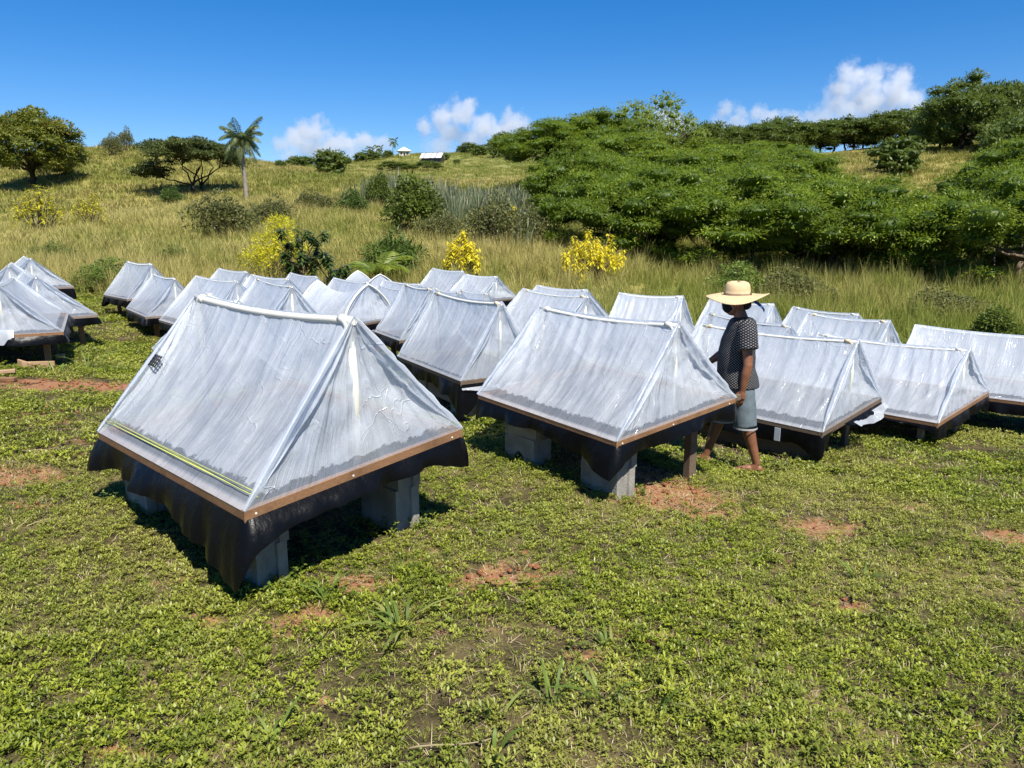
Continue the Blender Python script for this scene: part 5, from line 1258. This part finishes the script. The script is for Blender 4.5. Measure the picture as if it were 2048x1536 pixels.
for s_, sh, el, wr in ((-1, (.03, -.175, 1.295), (.05, -.225, .985), (.02, -.215, .765)), (1, (.0, .175, 1.295), (-.10, .235, 1.03), (-.25, .20, .925))):
    sh, el, wr = map(np.array, (sh, el, wr))
    b.tube([sh, sh * .6 + el * .4, el, el * .65 + wr * .35, wr], [.058, .048, .039, .041, .027], 14); ellip(b, tuple(sh), (.06, .06, .06)); ellip(b, tuple(el), (.04, .04, .042))
    d = (wr - el) / np.linalg.norm(wr - el); fwd = np.array([-1.0, 0, 0]); fwd = fwd - d * (fwd @ d); fwd /= np.linalg.norm(fwd); sd = np.cross(d, fwd)
    palm_c = wr + d * .045
    b.tube([wr - d * .01, wr + d * .03, wr + d * .075], [.025, .030, .027], 12); b.tube([wr + d * .03 + fwd * .018, wr + d * .078 + fwd * .02], [.022, .02], 10); b.tube([wr + d * .03 - fwd * .016, wr + d * .075 - fwd * .02], [.02, .018], 10)
    for f_, off in enumerate((.030, .011, -.009, -.027)):
        Lf = (.066, .074, .070, .055)[f_]; p0 = wr + d * .072 + fwd * off; cu = sd * (-s_) * .0
        p1 = p0 + d * Lf * .5 + fwd * .004; p2 = p1 + d * Lf * .3 + sd * s_ * .010 * -1; p3 = p2 + d * Lf * .2 + sd * s_ * .016 * -1
        b.tube([p0, p1, p2, p3], [.0095, .009, .0082, .0066], 8)
    b.tube([wr + d * .025 + fwd * .024, wr + d * .05 + fwd * .046, wr + d * .078 + fwd * .054, wr + d * .10 + fwd * .052], [.013, .0115, .010, .008], 8)
for s_, hp, kn, an, toe in ((-1, (.01, -.09, .84), (.075, -.10, .475), (.19, -.10, .085), (-.03, -.105)), (1, (-.01, .09, .84), (-.125, .10, .48), (-.235, .10, .09), (-.435, .105))):
    hp, kn, an = map(np.array, (hp, kn, an))
    b.tube([hp, hp * .5 + kn * .5, kn, kn * .72 + an * .28, kn * .45 + an * .55, an], [.09, .075, .055, .056, .045, .033], 16); ellip(b, tuple(kn), (.057, .055, .06))
    hx = an[0] + .03; fx = toe[0]; L_ = hx - fx
    ellip(b, (hx - .012, an[1], .046), (.036, .030, .032)); b.tube([(hx - .01, an[1], .045), (hx - L_ * .42, an[1], .047), (hx - L_ * .74, toe[1], .034)], [.031, .034, .026], 12); b.tube([an, (an[0] - .03, an[1], .055)], [.034, .034], 12)
    ellip(b, (hx - L_ * .72, toe[1], .032), (.045, .042, .017))
    for k in range(5):
        ty = toe[1] + s_ * (-.030 + .0155 * k); ellip(b, (hx - L_ * (.93 - .035 * k) + .0, ty, .027), (.024 - .002 * k, .0095 - (.0008 * k) + (.004 if k == 0 else 0), .011))
body = fuse(b, 'body', M['skin'], per, .0062, 5)
b = MB()
loft(b, [(0, 0, 1.362, .062, .085), (.003, 0, 1.352, .09, .15), (.006, 0, 1.335, .108, .205), (0, 0, 1.28, .128, .21), (-.018, 0, 1.17, .142, .188), (-.028, 0, 1.05, .155, .182), (-.025, 0, .93, .158, .188), (-.008, 0, .83, .172, .205), (.0, 0, .762, .18, .215)][::-1])
b.tube([(.018, -.13, 1.305), (.033, -.20, 1.255), (.048, -.232, 1.115)], [.075, .082, .084], 16); b.tube([(.0, .13, 1.305), (-.025, .20, 1.255), (-.06, .235, 1.14)], [.075, .082, .084], 16); ellip(b, (.03, -.18, 1.295), (.078, .078, .072)); ellip(b, (.0, .18, 1.295), (.078, .078, .072))
fuse(b, 'shirt', M['dots'], per, .010, 3, .018, 11, 3)
b = MB(); loft(b, [(0, 0, .93, .125, .15), (0, 0, .85, .14, .165), (0, 0, .76, .145, .175), (0, 0, .70, .13, .17)][::-1])
b.tube([(.01, -.085, .84), (.045, -.095, .62), (.072, -.10, .425)], [.105, .104, .098], 18); b.tube([(-.01, .085, .84), (-.06, .095, .62), (-.10, .10, .43)], [.105, .102, .096], 18)
sh = fuse(b, 'shorts', M['denim'], per, .010, 3, .014, 12, 8)
for c_ in ((.0725, -.10, .419), (-.1005, .10, .424)):
    b = MB(); n = 32; V = [(c_[0] + (.100 + .003 * (i % 2)) * math.cos(2 * math.pi * i / n), c_[1] + (.100 + .003 * (i % 2)) * math.sin(2 * math.pi * i / n), c_[2] + z) for z in (-.010, .006) for i in range(n)]
    b.add(V, [(i, (i + 1) % n, n + (i + 1) % n, n + i) for i in range(n)], True); b.build('hem_trim', M['lace'], sh)
b = MB(); ellip(b, (-.028, 0, 1.535), (.098, .085, .095)); ellip(b, (.022, 0, 1.475), (.05, .062, .05)); fuse(b, 'hair', M['hair'], per, .008, 3, .006, 60, 2)
b = MB(); ellip(b, (-.112, 0, 1.447), (.060, .062, .056)); ellip(b, (-.150, 0, 1.468), (.026, .03, .034)); mk = fuse(b, 'face_mask', M['mask'], per, .006, 5)
for s_ in (-1, 1):
    b = MB(); b.tube([(-.09, s_ * .064, 1.465), (-.05, s_ * .083, 1.485), (-.018, s_ * .088, 1.49)], .0025, 5); b.build('ear_loop', M['mask'], mk)
    b = MB(); ellip(b, (-.143, s_ * .033, 1.503), (.010, .013, .008)); b.build('eye', M['eye'], per)
def hat_pt(r, th, lift):
    q = max(0, (r - .105) / .165); z = 1.548 + lift
    z += q * (.018 * math.cos(2 * th + .5) - .012 - .012 * math.sin(3 * th) - .022 * math.sin(th) * -1) + .02 * q * q * math.cos(th)
    return (-.052 + r * 1.04 * math.cos(th), r * .98 * math.sin(th), z)
b = MB(); n = 56; prof = [(.004, .118), (.05, .116), (.082, .106), (.097, .085), (.103, .045), (.106, .004), (.13, .004), (.17, .004), (.21, .004), (.247, .004), (.255, 0), (.247, -.004), (.20, -.004), (.15, -.004), (.108, -.004), (.098, .0)]
V = [hat_pt(r, 2 * math.pi * i / n, l + (.006 * math.cos(2 * 2 * math.pi * i / n) if l > .08 else 0)) for r, l in prof for i in range(n)]
b.add(V, [(k * n + i, k * n + (i + 1) % n, (k + 1) * n + (i + 1) % n, (k + 1) * n + i) for k in range(len(prof) - 1) for i in range(n)] + [tuple(range(n))], True)
hat = b.build('sun_hat', M['straw_hat'], per)
b = MB(); V = [hat_pt(r, 2 * math.pi * i / n, l) for r, l in ((.1095, .003), (.108, .022)) for i in range(n)]; b.add(V, [(i, (i + 1) % n, n + (i + 1) % n, n + i) for i in range(n)], True); b.build('hat_band', M['hat_band'], hat)
nn_, mm_ = 12, 6; u, v = np.meshgrid(np.linspace(0, 1, nn_), np.linspace(-1, 1, mm_))
P = np.stack([-.0 + .17 * u + .012 * np.sin(u * 9), v * (.075 - .04 * u) - .02 + .012 * np.sin(u * 8 + v * 2), 1.545 - .02 * u - .11 * u ** 2.2 + .012 * np.sin(u * 11 + v * 3)], -1)
i_ = np.arange(mm_ - 1)[:, None] * nn_ + np.arange(nn_ - 1)[None]; Fq = np.stack([i_, i_ + 1, i_ + nn_ + 1, i_ + nn_], -1).reshape(-1, 4)
P2 = P + np.array([.0, 0, .006]); V = np.concatenate([P.reshape(-1, 3), P2.reshape(-1, 3)]); link('head_scarf', np_mesh('head_scarf', V, np.concatenate([Fq, Fq[:, ::-1] + nn_ * mm_]), M['scarf'], True), per)
for s_, hx, fx, yy in ((-1, .225, -.035, -.103), (1, -.20, -.44, .103)):
    b = MB(); out = [(.0, .0), (.03, .036), (.10, .034), (.17, .044), (.225, .045), (.262, .028), (.275, 0)]; out = out + [(x_, -y_) for x_, y_ in out[-2:0:-1]]; L_ = (hx - fx) / .262
    n = len(out); b.add([(hx + .008 - x_ * L_, yy + y_, z_) for z_ in (.0, .016) for x_, y_ in out], [tuple(range(n))[::-1], tuple(range(n, 2 * n))] + [(i, (i + 1) % n, n + (i + 1) % n, n + i) for i in range(n)])
    sl = b.build('sandal', M['rubber'], per)
    b = MB(); t0 = (fx + .055, yy - s_ * .012, .028)
    for q in (-1, 1): b.tube([t0, (fx + .095, yy + q * .026, .058), (hx - .10, yy + q * .042, .018)], [.005, .006, .007], 6)
    b.build('strap', M['rubber'], sl)

# ------------------------------------------------------------------ clouds: real volumes several kilometres away
sc.cycles.volume_bounces = 10
sc.cycles.volume_step_rate = 0.55
sc.cycles.volume_max_steps = 96
def cloud(lobes, label, seed, dist=6500, dens=.011):
    k = dist / FPX; g = np.random.default_rng(seed)
    L = []
    for px, py, r in lobes:
        c = rp(px, py, dist); L.append((c + np.array([0, g.normal() * r * k * .35, 0]), r * k))
    base = np.mean([c for c, r in L], 0); b = MB()
    for c, r in L: ellip(b, tuple(c - base), (r * 1.5, r * 1.4, r * 1.35), None, 18, 10)
    t = NT('cumulus'); p = t.coord('Object')
    big = t.n('ShaderNodeTexNoise', {'Vector': p, 'Scale': .008, 'Detail': 8.0, 'Roughness': .66})
    wp = t.n('ShaderNodeVectorMath', {0: p, 1: big.outputs[1]}, operation='ADD').outputs[0]
    fld = None
    for c, r in L:
        d = t.n('ShaderNodeVectorMath', {0: p, 1: tuple(c - base)}, operation='DISTANCE').outputs['Value']
        f = t.rng(d, 0.0, r * 1.45, 1.0, 0.0); fld = f if fld is None else t.math('MAXIMUM', fld, f)
    zlo = min((c - base)[2] - r for c, r in L); zhi = max((c - base)[2] + r for c, r in L)
    hz = t.rng(t.n('ShaderNodeSeparateXYZ', {0: p}).outputs[2], zlo, zlo + (zhi - zlo) * .75, .02, 1.0)  # density thinned towards the base, imitating haze in front of the cloud feet
    q = t.math('ADD', fld, t.math('MULTIPLY', t.math('SUBTRACT', big.outputs[0],   .5), 2.3))
    dn = t.math('MULTIPLY', t.math('MULTIPLY', t.rng(q, .34, .80), hz), dens)
    vol = t.n('ShaderNodeVolumePrincipled', {'Color': (.997, .998, .9995, 1), 'Density': dn, 'Anisotropy': .25})
    t.t.links.new(vol.outputs[0], t.out.inputs['Volume'])
    me = b.mesh('cloud', t.m); o = bpy.data.objects.new('cloud', me); COL.objects.link(o)
    m = o.modifiers.new('r', 'REMESH'); m.mode = 'VOXEL'; m.voxel_size = 14
    me2 = bpy.data.meshes.new_from_object(o.evaluated_get(bpy.context.evaluated_depsgraph_get())); bpy.data.objects.remove(o); me2.materials.clear(); me2.materials.append(t.m)
    tag(link('cloud', me2, None, base), label, 'cloud', 'cumulus clouds along the horizon')
cloud([(1700, 150, 28), (1690, 180, 32), (1742, 165, 36), (1785, 172, 36), (1745, 205, 46), (1690, 215, 36), (1800, 200, 36), (1838, 215, 22), (1650, 245, 40), (1760, 245, 50), (1600, 255, 30), (1700, 262, 44), (1840, 250, 34)], 'tallest white cumulus tower above the right hill', 1)
cloud([(885, 235, 28), (930, 230, 34), (965, 255, 34), (1030, 252, 30), (1000, 272, 34), (900, 268, 34), (1060, 280, 26), (945, 292, 44), (850, 256, 22), (880, 300, 34), (1010, 300, 40), (1080, 295, 26)], 'broad heaped cumulus above the far hill houses', 2)
cloud([(590, 272, 28), (640, 274, 34), (690, 287, 26), (730, 287, 24), (775, 287, 18), (620, 302, 34), (670, 307, 34), (565, 292, 22), (755, 304, 26), (640, 318, 40), (710, 318, 34), (580, 315, 26)], 'long low cumulus right of the coconut palm', 3)
cloud([(1325, 235, 26), (1345, 247, 26), (1300, 242, 18), (1365, 262, 26), (1330, 268, 34), (1390, 275, 24), (1290, 268, 26)], 'small cumulus behind the pale feathery trees', 4)
cloud([(1452, 222, 20), (1475, 230, 20), (1515, 228, 20), (1540, 232, 16), (1480, 252, 28), (1525, 252, 26), (1570, 250, 26), (1440, 255, 24)], 'pair of small cumulus puffs left of the tall tower', 5)
cloud([(1215, 242, 16), (1190, 247, 13), (1238, 250, 13)], 'faint cloud wisp above the crest of the grove', 6)
cloud([(1945, 170, 14), (1960, 166, 10), (1932, 174, 8)], 'little cloud puff above the right wooded slope', 7)
cloud([(355, 292, 14), (340, 295, 10), (372, 294, 11)], 'little cloud peeping above the acacia', 8)
